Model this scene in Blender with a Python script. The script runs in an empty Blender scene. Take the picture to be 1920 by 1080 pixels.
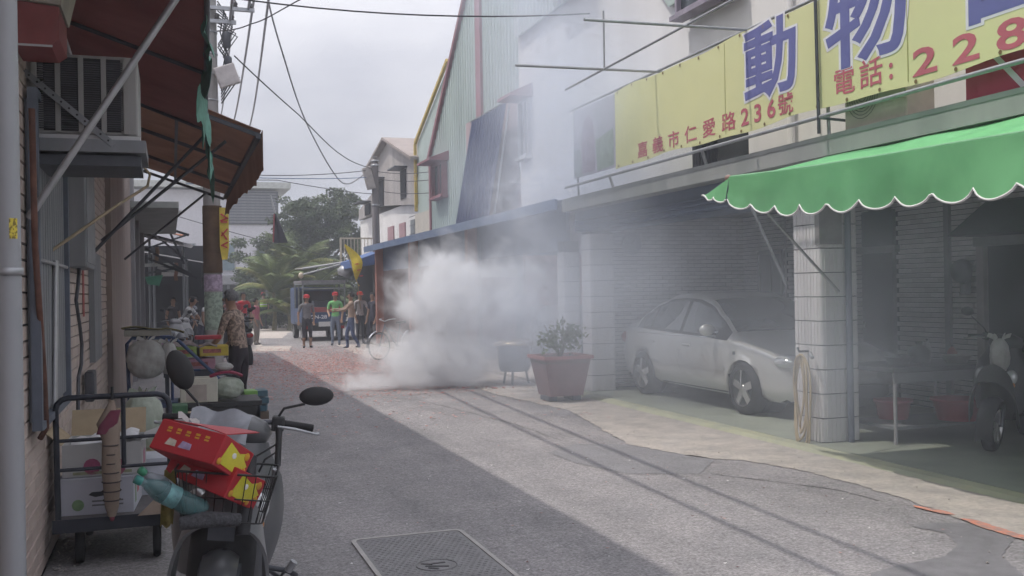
import bpy, bmesh, math, random
from mathutils import Vector, Matrix, Euler, noise as mnoise
R = math.radians
rnd = random.Random(7)
scene = bpy.context.scene
COL = scene.collection
# ---------------------------------------------------------------- camera
cam_d = bpy.data.cameras.new('camera'); cam = bpy.data.objects.new('camera', cam_d); COL.objects.link(cam)
cam_d.sensor_width = 36.0; cam_d.lens = 36.0*1850/1920; cam_d.clip_start = .05; cam_d.clip_end = 3000
YAW, PITCH, ROLL = R(19.166), R(.117), R(1.0)
fw = Vector((math.sin(YAW)*math.cos(PITCH), math.cos(YAW)*math.cos(PITCH), math.sin(PITCH)))
rt = Vector((math.cos(YAW), -math.sin(YAW), 0)); up = rt.cross(fw)
r2 = rt*math.cos(ROLL)-up*math.sin(ROLL); u2 = rt*math.sin(ROLL)+up*math.cos(ROLL)
cam.matrix_world = Matrix(((r2.x, u2.x, -fw.x, 0), (r2.y, u2.y, -fw.y, 0), (r2.z, u2.z, -fw.z, 1.62), (0, 0, 0, 1)))
scene.camera = cam
# ---------------------------------------------------------------- sun and sky
SUN_TO = Vector((-.46, .06, 1)).normalized()          # towards the sun: high, over the left-hand roofs
sun_d = bpy.data.lights.new('sun', 'SUN'); sun = bpy.data.objects.new('sun', sun_d); COL.objects.link(sun)
sun_d.energy = 2.1; sun_d.angle = R(.6); sun_d.color = (1, .935, .855)
sun.rotation_euler = SUN_TO.to_track_quat('Z', 'Y').to_euler()
world = bpy.data.worlds.new('World'); scene.world = world; world.use_nodes = True
wn = world.node_tree.nodes; wl = world.node_tree.links; wn.clear()
w_out = wn.new('ShaderNodeOutputWorld'); w_bg = wn.new('ShaderNodeBackground'); sky = wn.new('ShaderNodeTexSky')
sky.sky_type = 'NISHITA'; sky.sun_disc = False
sky.sun_elevation = math.asin(SUN_TO.z); sky.sun_rotation = math.atan2(SUN_TO.x, SUN_TO.y)
sky.air_density = 1.0; sky.dust_density = 3.0; sky.ozone_density = 1.0
w_tc = wn.new('ShaderNodeTexCoord'); w_map = wn.new('ShaderNodeMapping'); w_map.inputs['Scale'].default_value = (1, 1, 2.6)
w_no = wn.new('ShaderNodeTexNoise'); w_no.inputs['Scale'].default_value = 2.4; w_no.inputs['Detail'].default_value = 6; w_no.inputs['Roughness'].default_value = .52
w_rp = wn.new('ShaderNodeValToRGB'); w_rp.color_ramp.elements[0].position = .36; w_rp.color_ramp.elements[1].position = .66
w_rp.color_ramp.elements[0].color = (6.0, 6.1, 7.05, 1); w_rp.color_ramp.elements[1].color = (10.3, 10.2, 10.75, 1)
w_mx = wn.new('ShaderNodeMix'); w_mx.data_type = 'RGBA'; w_mx.inputs[0].default_value = .86   # thin overcast over the blue
wl.new(w_tc.outputs['Generated'], w_map.inputs[0]); wl.new(w_map.outputs[0], w_no.inputs['Vector']); wl.new(w_no.outputs['Fac'], w_rp.inputs[0])
wl.new(sky.outputs[0], w_mx.inputs[6]); wl.new(w_rp.outputs[0], w_mx.inputs[7]); 
# overcast skies grow brighter towards the zenith: L = Lz (1 + 2 sin elevation) / 3
w_sp = wn.new('ShaderNodeSeparateXYZ'); w_cl = wn.new('ShaderNodeMath'); w_cl.operation = 'MAXIMUM'; w_cl.inputs[1].default_value = 0
w_ml = wn.new('ShaderNodeMath'); w_ml.operation = 'MULTIPLY_ADD'; w_ml.inputs[1].default_value = 2; w_ml.inputs[2].default_value = 1; w_sc = wn.new('ShaderNodeVectorMath'); w_sc.operation = 'SCALE'
wl.new(w_tc.outputs['Generated'], w_sp.inputs[0]); wl.new(w_sp.outputs[2], w_cl.inputs[0]); wl.new(w_cl.outputs[0], w_ml.inputs[0]); wl.new(w_ml.outputs[0], w_sc.inputs['Scale']); wl.new(w_mx.outputs[2], w_sc.inputs[0])
wl.new(w_sc.outputs[0], w_bg.inputs[0]); wl.new(w_bg.outputs[0], w_out.inputs[0])
w_bg.inputs[1].default_value = .0575
vs = scene.view_settings; vs.view_transform = 'Standard'; vs.look = 'None'; vs.exposure = 0.24; vs.gamma = 1.0; vs.use_curve_mapping = False
cy = scene.cycles
cy.max_bounces = 11; cy.use_adaptive_sampling = True; cy.adaptive_threshold = .045; cy.adaptive_min_samples = 16; cy.diffuse_bounces = 4; cy.glossy_bounces = 3; cy.transmission_bounces = 4; cy.transparent_max_bounces = 12; cy.volume_bounces = 8
cy.use_denoising = True; cy.caustics_reflective = False; cy.caustics_refractive = False; cy.sample_clamp_indirect = 6
cy.volume_step_rate = 1.0; cy.volume_max_steps = 160
# ---------------------------------------------------------------- materials
MATS = {}
def mat(name, c, rough=.8, metal=0., var=.12, scale=6., bump=.0, bscale=60., c2=None, streak=False, spec=.4, lo=.35, hi=.65, alpha=1., coat=0., trans=0., emit=0.):
    """principled material with blotchy two-tone noise, optional fine relief"""
    if name in MATS: return MATS[name]
    m = bpy.data.materials.new(name); m.use_nodes = True; n = m.node_tree.nodes; l = m.node_tree.links
    b = n['Principled BSDF']; b.inputs['Roughness'].default_value = rough; b.inputs['Metallic'].default_value = metal
    b.inputs['Specular IOR Level'].default_value = spec; b.inputs['Coat Weight'].default_value = coat
    if c2 is None: c2 = tuple(x*(1-var*2) for x in c)
    tc = n.new('ShaderNodeTexCoord'); vec = tc.outputs['Object']
    if streak:
        mp = n.new('ShaderNodeMapping'); mp.inputs['Scale'].default_value = (1, 1, .12); l.new(vec, mp.inputs[0]); vec = mp.outputs[0]
    no = n.new('ShaderNodeTexNoise'); no.inputs['Scale'].default_value = scale; no.inputs['Detail'].default_value = 5; no.inputs['Roughness'].default_value = .62
    rp = n.new('ShaderNodeValToRGB'); rp.color_ramp.elements[0].position = lo; rp.color_ramp.elements[1].position = hi
    rp.color_ramp.elements[0].color = (*c2, 1); rp.color_ramp.elements[1].color = (*c, 1)
    l.new(vec, no.inputs['Vector']); l.new(no.outputs['Fac'], rp.inputs[0])
    oi = n.new('ShaderNodeObjectInfo'); mr = n.new('ShaderNodeMapRange'); mr.inputs[3].default_value = 1-var*.8; mr.inputs[4].default_value = 1+var*.5
    l.new(oi.outputs['Random'], mr.inputs[0])
    mu = n.new('ShaderNodeVectorMath'); mu.operation = 'SCALE'; l.new(rp.outputs[0], mu.inputs[0]); l.new(mr.outputs[0], mu.inputs['Scale'])
    l.new(mu.outputs[0], b.inputs['Base Color'])
    if bump:
        n2 = n.new('ShaderNodeTexNoise'); n2.inputs['Scale'].default_value = bscale; n2.inputs['Detail'].default_value = 4
        bp = n.new('ShaderNodeBump'); bp.inputs['Strength'].default_value = bump; bp.inputs['Distance'].default_value = .01
        l.new(tc.outputs['Object'], n2.inputs['Vector']); l.new(n2.outputs['Fac'], bp.inputs['Height']); l.new(bp.outputs[0], b.inputs['Normal'])
    if alpha < 1: b.inputs['Alpha'].default_value = alpha
    if trans: b.inputs['Transmission Weight'].default_value = trans; b.inputs['IOR'].default_value = 1.1
    MATS[name] = m; return m
def translucent(m, f=.4):
    """let part of the light through thin cloth"""
    n = m.node_tree.nodes; l = m.node_tree.links; b = n['Principled BSDF']; t = n.new('ShaderNodeBsdfTranslucent'); x = n.new('ShaderNodeMixShader'); x.inputs[0].default_value = f
    src = b.inputs['Base Color'].links[0].from_socket; l.new(src, t.inputs[0]); o = n['Material Output']; l.new(b.outputs[0], x.inputs[1]); l.new(t.outputs[0], x.inputs[2]); l.new(x.outputs[0], o.inputs[0]); return m
# ---------------------------------------------------------------- mesh builder
class MB:
    def __init__(s): s.v = []; s.f = []; s.sm = []
    def add(s, vs, fs, smooth=False):
        o = len(s.v); s.v += [tuple(p) for p in vs]; s.f += [tuple(i+o for i in f) for f in fs]; s.sm += [smooth]*len(fs); return s
    def quad(s, a, b, c, d): return s.add([a, b, c, d], [(0, 1, 2, 3)])
    def box(s, x0, x1, y0, y1, z0, z1):
        return s.add([(x0, y0, z0), (x1, y0, z0), (x1, y1, z0), (x0, y1, z0), (x0, y0, z1), (x1, y0, z1), (x1, y1, z1), (x0, y1, z1)],
                     [(0, 3, 2, 1), (4, 5, 6, 7), (0, 1, 5, 4), (1, 2, 6, 5), (2, 3, 7, 6), (3, 0, 4, 7)])
    def bbox(s, x0, x1, y0, y1, z0, z1, b=.01):
        """box with chamfered edges"""
        bm = bmesh.new(); bmesh.ops.create_cube(bm, size=1)
        for v in bm.verts: v.co = Vector(((x0+x1)/2+v.co.x*(x1-x0), (y0+y1)/2+v.co.y*(y1-y0), (z0+z1)/2+v.co.z*(z1-z0)))
        bmesh.ops.bevel(bm, geom=bm.edges[:], offset=b, segments=2, affect='EDGES', profile=.5)
        s.addbm(bm); return s
    def addbm(s, bm, smooth=False):
        bm.verts.ensure_lookup_table(); bm.verts.index_update()
        s.add([v.co[:] for v in bm.verts], [[v.index for v in f.verts] for f in bm.faces], smooth); bm.free(); return s
    def tube(s, pts, r, n=8, cap=True, smooth=True):
        """sweep a circle along a polyline; r a number or a list"""
        P = [Vector(p) for p in pts]; rs = r if isinstance(r, (list, tuple)) else [r]*len(P); vs = []; prev = None
        for i, p in enumerate(P):
            d = (P[min(i+1, len(P)-1)]-P[max(i-1, 0)])
            d = d.normalized() if d.length > 1e-9 else Vector((0, 0, 1))
            if prev is None:
                a = d.orthogonal().normalized()
            else:
                a = (prev-d*prev.dot(d)); a = a.normalized() if a.length > 1e-6 else d.orthogonal().normalized()
            prev = a; b = d.cross(a)
            for k in range(n):
                t = 2*math.pi*k/n; vs.append(p+(a*math.cos(t)+b*math.sin(t))*rs[i])
        fs = []
        for i in range(len(P)-1):
            for k in range(n): fs.append((i*n+k, i*n+(k+1) % n, (i+1)*n+(k+1) % n, (i+1)*n+k))
        s.add(vs, fs, smooth)
        if cap: s.add(vs[:n], [tuple(range(n-1, -1, -1))]); s.add(vs[-n:], [tuple(range(n))])
        return s
    def bar(s, a, b, w, h=None):
        """rectangular bar between two points"""
        h = h or w; a = Vector(a); b = Vector(b); d = (b-a).normalized(); x = d.cross(Vector((0, 0, 1)))
        if x.length < 1e-3: x = Vector((1, 0, 0))
        x = x.normalized(); y = x.cross(d); vs = []
        for p in (a, b):
            for i, j in ((-1, -1), (1, -1), (1, 1), (-1, 1)): vs.append(p+x*i*w/2+y*j*h/2)
        return s.add(vs, [(3, 2, 1, 0), (4, 5, 6, 7), (0, 1, 5, 4), (1, 2, 6, 5), (2, 3, 7, 6), (3, 0, 4, 7)])
    def lathe(s, prof, n=20, c=(0, 0, 0), axis='Z', smooth=True, cap=True):
        vs = []
        for r, z in prof:
            for k in range(n):
                t = 2*math.pi*k/n; a, b = r*math.cos(t), r*math.sin(t)
                p = (a, b, z) if axis == 'Z' else ((z, a, b) if axis == 'X' else (a, z, b))
                vs.append((c[0]+p[0], c[1]+p[1], c[2]+p[2]))
        m = len(prof); fs = [(i*n+k, i*n+(k+1) % n, (i+1)*n+(k+1) % n, (i+1)*n+k) for i in range(m-1) for k in range(n)]
        s.add(vs, fs, smooth)
        if cap: s.add(vs[:n], [tuple(range(n-1, -1, -1))]); s.add(vs[-n:], [tuple(range(n))])
        return s
    def prism(s, poly, axis, a, b):
        """extrude a 2-D polygon along an axis between a and b"""
        def P(u, v, w): return {'X': (w, u, v), 'Y': (u, w, v), 'Z': (u, v, w)}[axis]
        n = len(poly); vs = [P(u, v, a) for u, v in poly]+[P(u, v, b) for u, v in poly]
        return s.add(vs, [tuple(range(n-1, -1, -1)), tuple(range(n, 2*n))]+[(i, (i+1) % n, n+(i+1) % n, n+i) for i in range(n)])
    def grid(s, fn, nu, nv, thick=0., smooth=True):
        vs = [Vector(fn(i/nu, j/nv)) for j in range(nv+1) for i in range(nu+1)]; w = nu+1
        fs = [(j*w+i, j*w+i+1, (j+1)*w+i+1, (j+1)*w+i) for j in range(nv) for i in range(nu)]
        s.add(vs, fs, smooth)
        if thick:
            nr = []
            for j in range(nv+1):
                for i in range(nu+1):
                    a = vs[j*w+min(i+1, nu)]-vs[j*w+max(i-1, 0)]; b = vs[min(j+1, nv)*w+i]-vs[max(j-1, 0)*w+i]; c = a.cross(b)
                    nr.append(c.normalized() if c.length > 1e-9 else Vector((0, 0, 1)))
            v2 = [v-q*thick for v, q in zip(vs, nr)]
            s.add(v2, [tuple(reversed(f)) for f in fs], smooth)
            rim = [i for i in range(nu)]+[j*w+nu for j in range(nv)]+[nv*w+i for i in range(nu, 0, -1)]+[j*w for j in range(nv, 0, -1)]
            k = len(rim); s.add([vs[i] for i in rim]+[v2[i] for i in rim], [(i, k+i, k+(i+1) % k, (i+1) % k) for i in range(k)])
        return s
    def ell(s, c, r, nu=14, nv=9):
        c = Vector(c); r = Vector(r)
        return s.lathe_e(c, r, nu, nv)
    def lathe_e(s, c, r, nu, nv):
        vs = []
        for j in range(nv+1):
            t = math.pi*j/nv-math.pi/2
            for k in range(nu):
                a = 2*math.pi*k/nu; vs.append(c+Vector((r.x*math.cos(t)*math.cos(a), r.y*math.cos(t)*math.sin(a), r.z*math.sin(t))))
        s.add(vs, [(j*nu+k, j*nu+(k+1) % nu, (j+1)*nu+(k+1) % nu, (j+1)*nu+k) for j in range(nv) for k in range(nu)], True); return s
    def xf(s, M, start=0):
        s.v[start:] = [tuple(M @ Vector(p)) for p in s.v[start:]]; return s
    def mesh(s, name, m):
        me = bpy.data.meshes.new(name); me.from_pydata(s.v, [], s.f)
        me.polygons.foreach_set('use_smooth', s.sm); me.update()
        for x in (m if isinstance(m, (list, tuple)) else [m]): me.materials.append(x)
        return me
    def build(s, name, m, parent=None, loc=(0, 0, 0), rot=(0, 0, 0)):
        o = bpy.data.objects.new(name, s.mesh(name, m)); COL.objects.link(o); o.location = loc; o.rotation_euler = rot; o.parent = parent; return o
def tag(o, label, cat, group=None):
    o['label'] = label; o['category'] = cat
    if group: o['group'] = group
    return o
def thing(name, label, cat, loc=(0, 0, 0), rz=0, group=None):
    o = bpy.data.objects.new(name, None); COL.objects.link(o); o.location = loc; o.rotation_euler = (0, 0, rz); o.empty_display_size = .1
    return tag(o, label, cat, group)
def struct(o): o['kind'] = 'structure'; return o
def stuff(o): o['kind'] = 'stuff'; return o
def linked(name, me, parent, loc, rot=(0, 0, 0), sc=None):
    o = bpy.data.objects.new(name, me); COL.objects.link(o); o.parent = parent; o.location = loc; o.rotation_euler = rot
    if sc: o.scale = sc
    return o
def copy_tree(o, parent=None):
    c = o.copy(); COL.objects.link(c); c.parent = parent
    for ch in list(o.children): copy_tree(ch, c)
    return c
def text_mesh(body, size, offset=0., extrude=.002, outline=0.):
    cu = bpy.data.curves.new('lettering', 'FONT'); cu.body = body; cu.size = size; cu.offset = offset; cu.extrude = extrude
    if outline: cu.fill_mode = 'NONE'; cu.extrude = 0; cu.offset = 0; cu.bevel_depth = outline; cu.bevel_resolution = 1
    cu.align_x = 'CENTER'; cu.align_y = 'CENTER'; cu.resolution_u = 3
    o = bpy.data.objects.new('lettering', cu); COL.objects.link(o); dg = bpy.context.evaluated_depsgraph_get()
    me = bpy.data.meshes.new_from_object(o.evaluated_get(dg)); bpy.data.objects.remove(o); bpy.data.curves.remove(cu)
    if outline:
        for v in me.vertices: v.co.z *= .02
        me.polygons.foreach_set('use_smooth', [False]*len(me.polygons)); me.update()
    return me
def lettering(body, size, m, parent, M, sx=1., offset=0., extrude=.002, name='lettering', outline=0.):
    me = text_mesh(body, size, offset, extrude, outline); me.materials.clear(); me.materials.append(m)
    o = bpy.data.objects.new(name, me); COL.objects.link(o); o.parent = parent; o.matrix_local = M @ Matrix.Diagonal((sx, 1, 1, 1)); return o
def frame(origin, x, y):
    """matrix whose local x, y run along the two world directions"""
    x = Vector(x).normalized(); y = Vector(y).normalized(); z = x.cross(y)
    return Matrix(((x.x, y.x, z.x, origin[0]), (x.y, y.y, z.y, origin[1]), (x.z, y.z, z.z, origin[2]), (0, 0, 0, 1)))
def tiles(parent, m, spots, size, name='tile', chamfer=.004, limit=300, rot=(0, 0, 0), jitter=.0015):
    """spots sorted near to far: the first ones are objects of their own sharing a mesh, the rest one part of kind stuff.
    size = (length, height, thickness); tile lies in local x,z with thickness along -y"""
    L, H_, T = size; c = chamfer
    base = [(-L/2, 0, -H_/2), (L/2, 0, -H_/2), (L/2, 0, H_/2), (-L/2, 0, H_/2)]
    top = [(-L/2+c, -T, -H_/2+c), (L/2-c, -T, -H_/2+c), (L/2-c, -T, H_/2-c), (-L/2+c, -T, H_/2-c)]
    F = [(4, 5, 6, 7), (0, 1, 5, 4), (1, 2, 6, 5), (2, 3, 7, 6), (3, 0, 4, 7)]
    q = MB().add(base+top, F); me = q.mesh(name, m); E_ = Euler(rot).to_matrix()
    for p in spots[:limit]:
        linked(name, me, parent, (p[0]+rnd.uniform(-jitter, jitter), p[1]+rnd.uniform(-jitter, jitter), p[2]), rot)
    if len(spots) > limit:
        big = MB(); loc = [E_ @ Vector(v) for v in base+top]
        for p in spots[limit:]:
            d = Vector((p[0]+rnd.uniform(-jitter, jitter), p[1]+rnd.uniform(-jitter, jitter), p[2]))
            big.add([v+d for v in loc], F)
        stuff(big.build(name+'_field', m, parent))
# ================================================================ ground
M_asph = mat('asphalt', (.34, .325, .33), .92, var=.1, scale=1.3, bump=.5, bscale=140, c2=(.275, .268, .275), lo=.3, hi=.7)
def speckle(m, amount=.5, scale=90):
    """pale and dark grit on top of the blotchy colour"""
    n = m.node_tree.nodes; l = m.node_tree.links; b = n['Principled BSDF']; src = b.inputs['Base Color'].links[0].from_socket
    tc = n.new('ShaderNodeTexCoord'); no = n.new('ShaderNodeTexNoise'); no.inputs['Scale'].default_value = scale; no.inputs['Detail'].default_value = 3
    rp = n.new('ShaderNodeValToRGB'); rp.color_ramp.elements[0].position = .3; rp.color_ramp.elements[1].position = .72
    a = 1-amount*.5; rp.color_ramp.elements[0].color = (a, a, a, 1); a = 1+amount*.5; rp.color_ramp.elements[1].color = (a, a, a, 1)
    mx = n.new('ShaderNodeMix'); mx.data_type = 'RGBA'; mx.blend_type = 'MULTIPLY'; mx.inputs[0].default_value = 1
    l.new(tc.outputs['Object'], no.inputs['Vector']); l.new(no.outputs['Fac'], rp.inputs[0]); l.new(src, mx.inputs[6]); l.new(rp.outputs[0], mx.inputs[7]); l.new(mx.outputs[2], b.inputs['Base Color'])
speckle(M_asph, .7, 60); speckle(M_asph, .35, 22)
def streaks(m, sx, sy, lo, hi, scale=1.):
    """long wear marks along the lane"""
    n = m.node_tree.nodes; l = m.node_tree.links; b = n['Principled BSDF']; src = b.inputs['Base Color'].links[0].from_socket
    tc = n.new('ShaderNodeTexCoord'); mp = n.new('ShaderNodeMapping'); mp.inputs['Scale'].default_value = (sx, sy, 1); no = n.new('ShaderNodeTexNoise'); no.inputs['Scale'].default_value = scale; no.inputs['Detail'].default_value = 6; no.inputs['Roughness'].default_value = .65
    rp = n.new('ShaderNodeValToRGB'); rp.color_ramp.elements[0].position = .36; rp.color_ramp.elements[1].position = .62; rp.color_ramp.elements[0].color = (lo, lo, lo, 1); rp.color_ramp.elements[1].color = (hi, hi*.99, hi*.985, 1)
    mx = n.new('ShaderNodeMix'); mx.data_type = 'RGBA'; mx.blend_type = 'MULTIPLY'; mx.inputs[0].default_value = 1
    l.new(tc.outputs['Object'], mp.inputs[0]); l.new(mp.outputs[0], no.inputs['Vector']); l.new(no.outputs['Fac'], rp.inputs[0]); l.new(src, mx.inputs[6]); l.new(rp.outputs[0], mx.inputs[7]); l.new(mx.outputs[2], b.inputs['Base Color'])
streaks(M_asph, 1.6, .22, .84, 1.05); streaks(M_asph, .9, .9, .9, 1.03, 2.3)
M_earth = mat('packed_earth', (.25, .23, .21), .95, var=.12, scale=.6, bump=.3, bscale=20)
M_conc = mat('worn_concrete', (.47, .425, .38), .9, var=.1, scale=3.2, bump=.4, bscale=50, c2=(.33, .305, .285)); speckle(M_conc, .3, 35)
M_conc2 = mat('pale_concrete_slab', (.5, .45, .41), .9, var=.1, scale=1.2, bump=.2, bscale=30)
M_green_floor = mat('green_floor_paint', (.31, .335, .275), .6, var=.1, scale=1.5, bump=.1, bscale=30, c2=(.25, .27, .23))
M_floor_lip = mat('yellow_green_lip', (.40, .40, .27), .7, var=.1, scale=3, c2=(.32, .33, .25))
M_patch = mat('asphalt_patch', (.24, .235, .245), .9, var=.08, scale=3, bump=.5, bscale=120); speckle(M_patch, .5, 70)
M_stain = mat('oil_stain', (.19, .186, .195), .75, var=.1, scale=8, bump=.4, bscale=120)
M_orange_paint = mat('faded_orange_paint', (.62, .25, .17), .8, var=.1, scale=14, c2=(.36, .24, .21), lo=.42, hi=.6)
struct(MB().grid(lambda u, v: (-300+600*u, -60+760*v, 0), 60, 76, 0, False).build('ground', M_earth))
def sheet(name, poly, z, m, sub=0, wob=0.):
    """thin polygon lying on the ground, its outline broken up by a little noise"""
    P = []; n = len(poly); rg = random.Random(5)
    for i in range(n):
        a = Vector(poly[i]); b = Vector(poly[(i+1) % n]); k = max(1, int((b-a).length/sub)) if sub else 1; d = (b-a).normalized(); nn = Vector((-d.y, d.x))
        for j in range(k):
            p = a.lerp(b, j/k)
            if j: p += nn*rg.uniform(-wob, wob)*math.sin(math.pi*j/k)**.5*min(1, (b-a).length)
            P.append((p.x, p.y))
    bm = bmesh.new(); f = bm.faces.new([bm.verts.new((x, y, z)) for x, y in P])
    if f.normal.z < 0 or f.calc_area() and sum((P[i][0]*P[(i+1) % len(P)][1]-P[(i+1) % len(P)][0]*P[i][1]) for i in range(len(P))) < 0: f.normal_flip()
    bmesh.ops.triangulate(bm, faces=bm.faces[:]);
    q = MB().addbm(bm); return q.build(name, m)
struct(sheet('road', [(-.72, -6), (6.0, -6), (6.0, 14), (6.2, 31), (12, 36), (12, 50), (-9, 50), (-9, 31), (-.72, 29)], .004, M_asph))
AP = [(5.4, 20.5), (4.9, 16.5), (4.75, 14.6), (5.0, 12.2), (4.86, 11.4), (4.62, 10.2), (4.45, 9.2), (4.79, 8.11), (5.0, 7.94), (5.16, 7.37), (5.2, 6.7), (5.18, 6.04), (5.06, 5.36), (5.1, 4.7), (5.0, 2), (5.9, 2), (5.9, 20.5)]
struct(sheet('concrete_apron', AP, .0088, M_conc, .055, .038))
struct(sheet('asphalt_patch', [(3.52, 9.1), (3.98, 9.51), (4.45, 9.21), (4.75, 8.03), (4.29, 7.52), (3.75, 7.77), (3.53, 8.44)], .0078, M_patch, .08, .02))
struct(sheet('dark_stain', [(3.2, 4.1), (3.67, 4.55), (3.95, 4.63), (4.28, 4.66), (4.55, 4.84), (4.7, 5.1), (4.62, 5.32), (4.86, 5.34), (5.05, 5.2), (5.0, 4.83), (4.6, 4.55), (4.4, 4.2), (4.1, 3.9)], .0075, M_stain, .05, .022))
for i, pl in enumerate(([(5.06, 5.80), (5.14, 5.56), (5.11, 5.45), (5.05, 5.52), (5.03, 5.76)], [(5.06, 5.36), (5.12, 5.3), (5.06, 4.6), (4.99, 4.6), (5.0, 5.1)])):
    struct(sheet('painted_line', pl, .0135, M_orange_paint, .03, .012))
struct(sheet('far_paving', [(1.6, 29.2), (3.2, 28.4), (3.6, 31.2), (2.7, 31.6), (3.0, 36), (1.9, 36.5)], .008, M_conc2, .5, .06))
struct(sheet('far_paving', [(2.2, 37.5), (3.9, 36.9), (5.6, 47.5), (3.4, 48.5)], .008, M_conc2, .5, .06))
struct(sheet('far_paving', [(4.6, 24), (6, 23), (6.2, 30.5), (4.9, 31)], .008, M_conc2, .5, .06))
# garage floor, a low step above the road
gf = struct(MB().box(5.98, 9.2, 1.0, 14.3, -.02, .045).build('garage_floor', M_green_floor))
struct(MB().prism([(5.78, .0), (5.99, .0), (5.99, .042), (5.86, .036)], 'Y', 1.0, 14.2).build('garage_floor_lip', M_floor_lip))
struct(MB().box(5.95, 9.4, 14.6, 31.0, -.02, .05).build('arcade_floor', M_conc2))
# cracks in the road, thin tar lines with some relief
M_tar = mat('tar_seam', (.10, .10, .105), .7, var=.1, scale=8)
def crack(pts, w=.012):
    P = []
    for a, b in zip(pts, pts[1:]):
        a = Vector(a); b = Vector(b); k = max(2, int((b-a).length/.15))
        for j in range(k): P.append(a.lerp(b, j/k)+Vector((rnd.uniform(-.02, .02), rnd.uniform(-.02, .02))))
    q = MB()
    for a, b in zip(P, P[1:]):
        d = (b-a).normalized(); s = Vector((-d.y, d.x))*w*rnd.uniform(.4, 1); e = d*.01
        q.quad((*(a-e-s), .0075), (*(a-e+s), .0075), (*(b+e+s), .0075), (*(b+e-s), .0075))
    return struct(q.build('tar_seam', M_tar))
crack([(2.4, 15.9), (3.5, 14.4), (3.9, 11.2), (3.95, 9.6)], .006)
crack([(4.4, 7.5), (4.9, 6.6), (5.0, 5.9)], .008)

# ================================================================ right: garage house
M_tile_w = mat('glazed_white_tile', (.62, .605, .60), .4, var=.2, scale=2.2, c2=(.47, .455, .455), spec=.5)
M_grout = mat('dark_grout', (.05, .055, .075), .9, var=.1)
M_slab = mat('slab_edge_render', (.36, .37, .36), .85, var=.12, scale=2, streak=True, c2=(.27, .29, .28))
M_soffit = mat('blue_painted_beam', (.115, .15, .22), .8, var=.12, scale=2)
M_white = mat('white_render', (.80, .785, .77), .9, var=.08, scale=1.2, streak=True, bump=.15, bscale=25, c2=(.69, .675, .665))
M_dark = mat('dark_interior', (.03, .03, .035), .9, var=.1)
M_steel = mat('galvanised_steel', (.42, .43, .45), .45, .6, var=.1, scale=10)
M_dsteel = mat('dark_steel', (.09, .095, .11), .5, .5, var=.1, scale=10)
M_glass = mat('dark_window_glass', (.04, .05, .06), .08, var=.05, spec=.6)
M_alu = mat('aluminium_frame', (.45, .45, .46), .4, .5, var=.06)
M_pgreen = mat('pale_green_cladding', (.42, .50, .46), .55, .1, var=.08, scale=1, streak=True, c2=(.35, .42, .39))
M_maroon = mat('maroon_trim', (.30, .12, .14), .6, var=.1, scale=3)
house = thing('garage_house', 'white house with tiled open garage, flat roof slab and pale upper wall on the right', 'house')
MB().box(5.8, 9.2, 3.2, 14.25, 2.82, 3.0).build('roof_slab', M_slab, house)
MB().box(5.795, 5.84, 3.2, 14.2, 2.97, 3.012).build('slab_kerb', M_slab, house)
MB().box(6.02, 6.52, 3.2, 14.25, 2.5, 2.817).build('front_beam', M_soffit, house)
MB().box(6.53, 9.0, 3.3, 14.2, 2.76, 2.816).build('garage_ceiling', mat('ceiling_paint', (.33, .33, .34), .9), house)
for zz in (2.53, 2.6, 2.67): MB().tube([(6.0, 3.2, zz), (6.0, 14.2, zz)], .014, 6).build('shutter_rail', M_soffit, house)
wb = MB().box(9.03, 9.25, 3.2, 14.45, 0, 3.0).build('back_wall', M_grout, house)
def clear(y, z, holes): return all(not (a < y < b and c < z < d) for a, b, c, d in holes)
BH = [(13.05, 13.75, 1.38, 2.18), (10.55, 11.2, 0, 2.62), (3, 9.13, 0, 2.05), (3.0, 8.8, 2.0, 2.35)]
sp = []
zz = .09; row = 0
while zz < 2.75:
    yy = 5.2+(.115 if row % 2 else 0)
    while yy < 14.25:
        if clear(yy, zz, BH): sp.append((9.03, yy, zz))
        yy += .232
    zz += .0625; row += 1
sp.sort(key=lambda p: (p[1]-9)**2+(p[2]-1.6)**2*2)
tiles(wb, M_tile_w, sp, (.229, .0545, .012), rot=(0, 0, -math.pi/2))
ws = MB().box(6.4, 9.03, 14.22, 14.45, 0, 3.0).build('side_wall', M_grout, house)
sp = []
zz = .09; row = 0
while zz < 2.75:
    xx = 6.58+(.115 if row % 2 else 0)
    while xx < 9.08: sp.append((xx, 14.22, zz)); xx += .232
    zz += .0625; row += 1
sp.sort(key=lambda p: (p[0]-7.6)**2+(p[2]-1.9)**2*2)
tiles(ws, M_tile_w, sp, (.229, .0545, .012))
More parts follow.
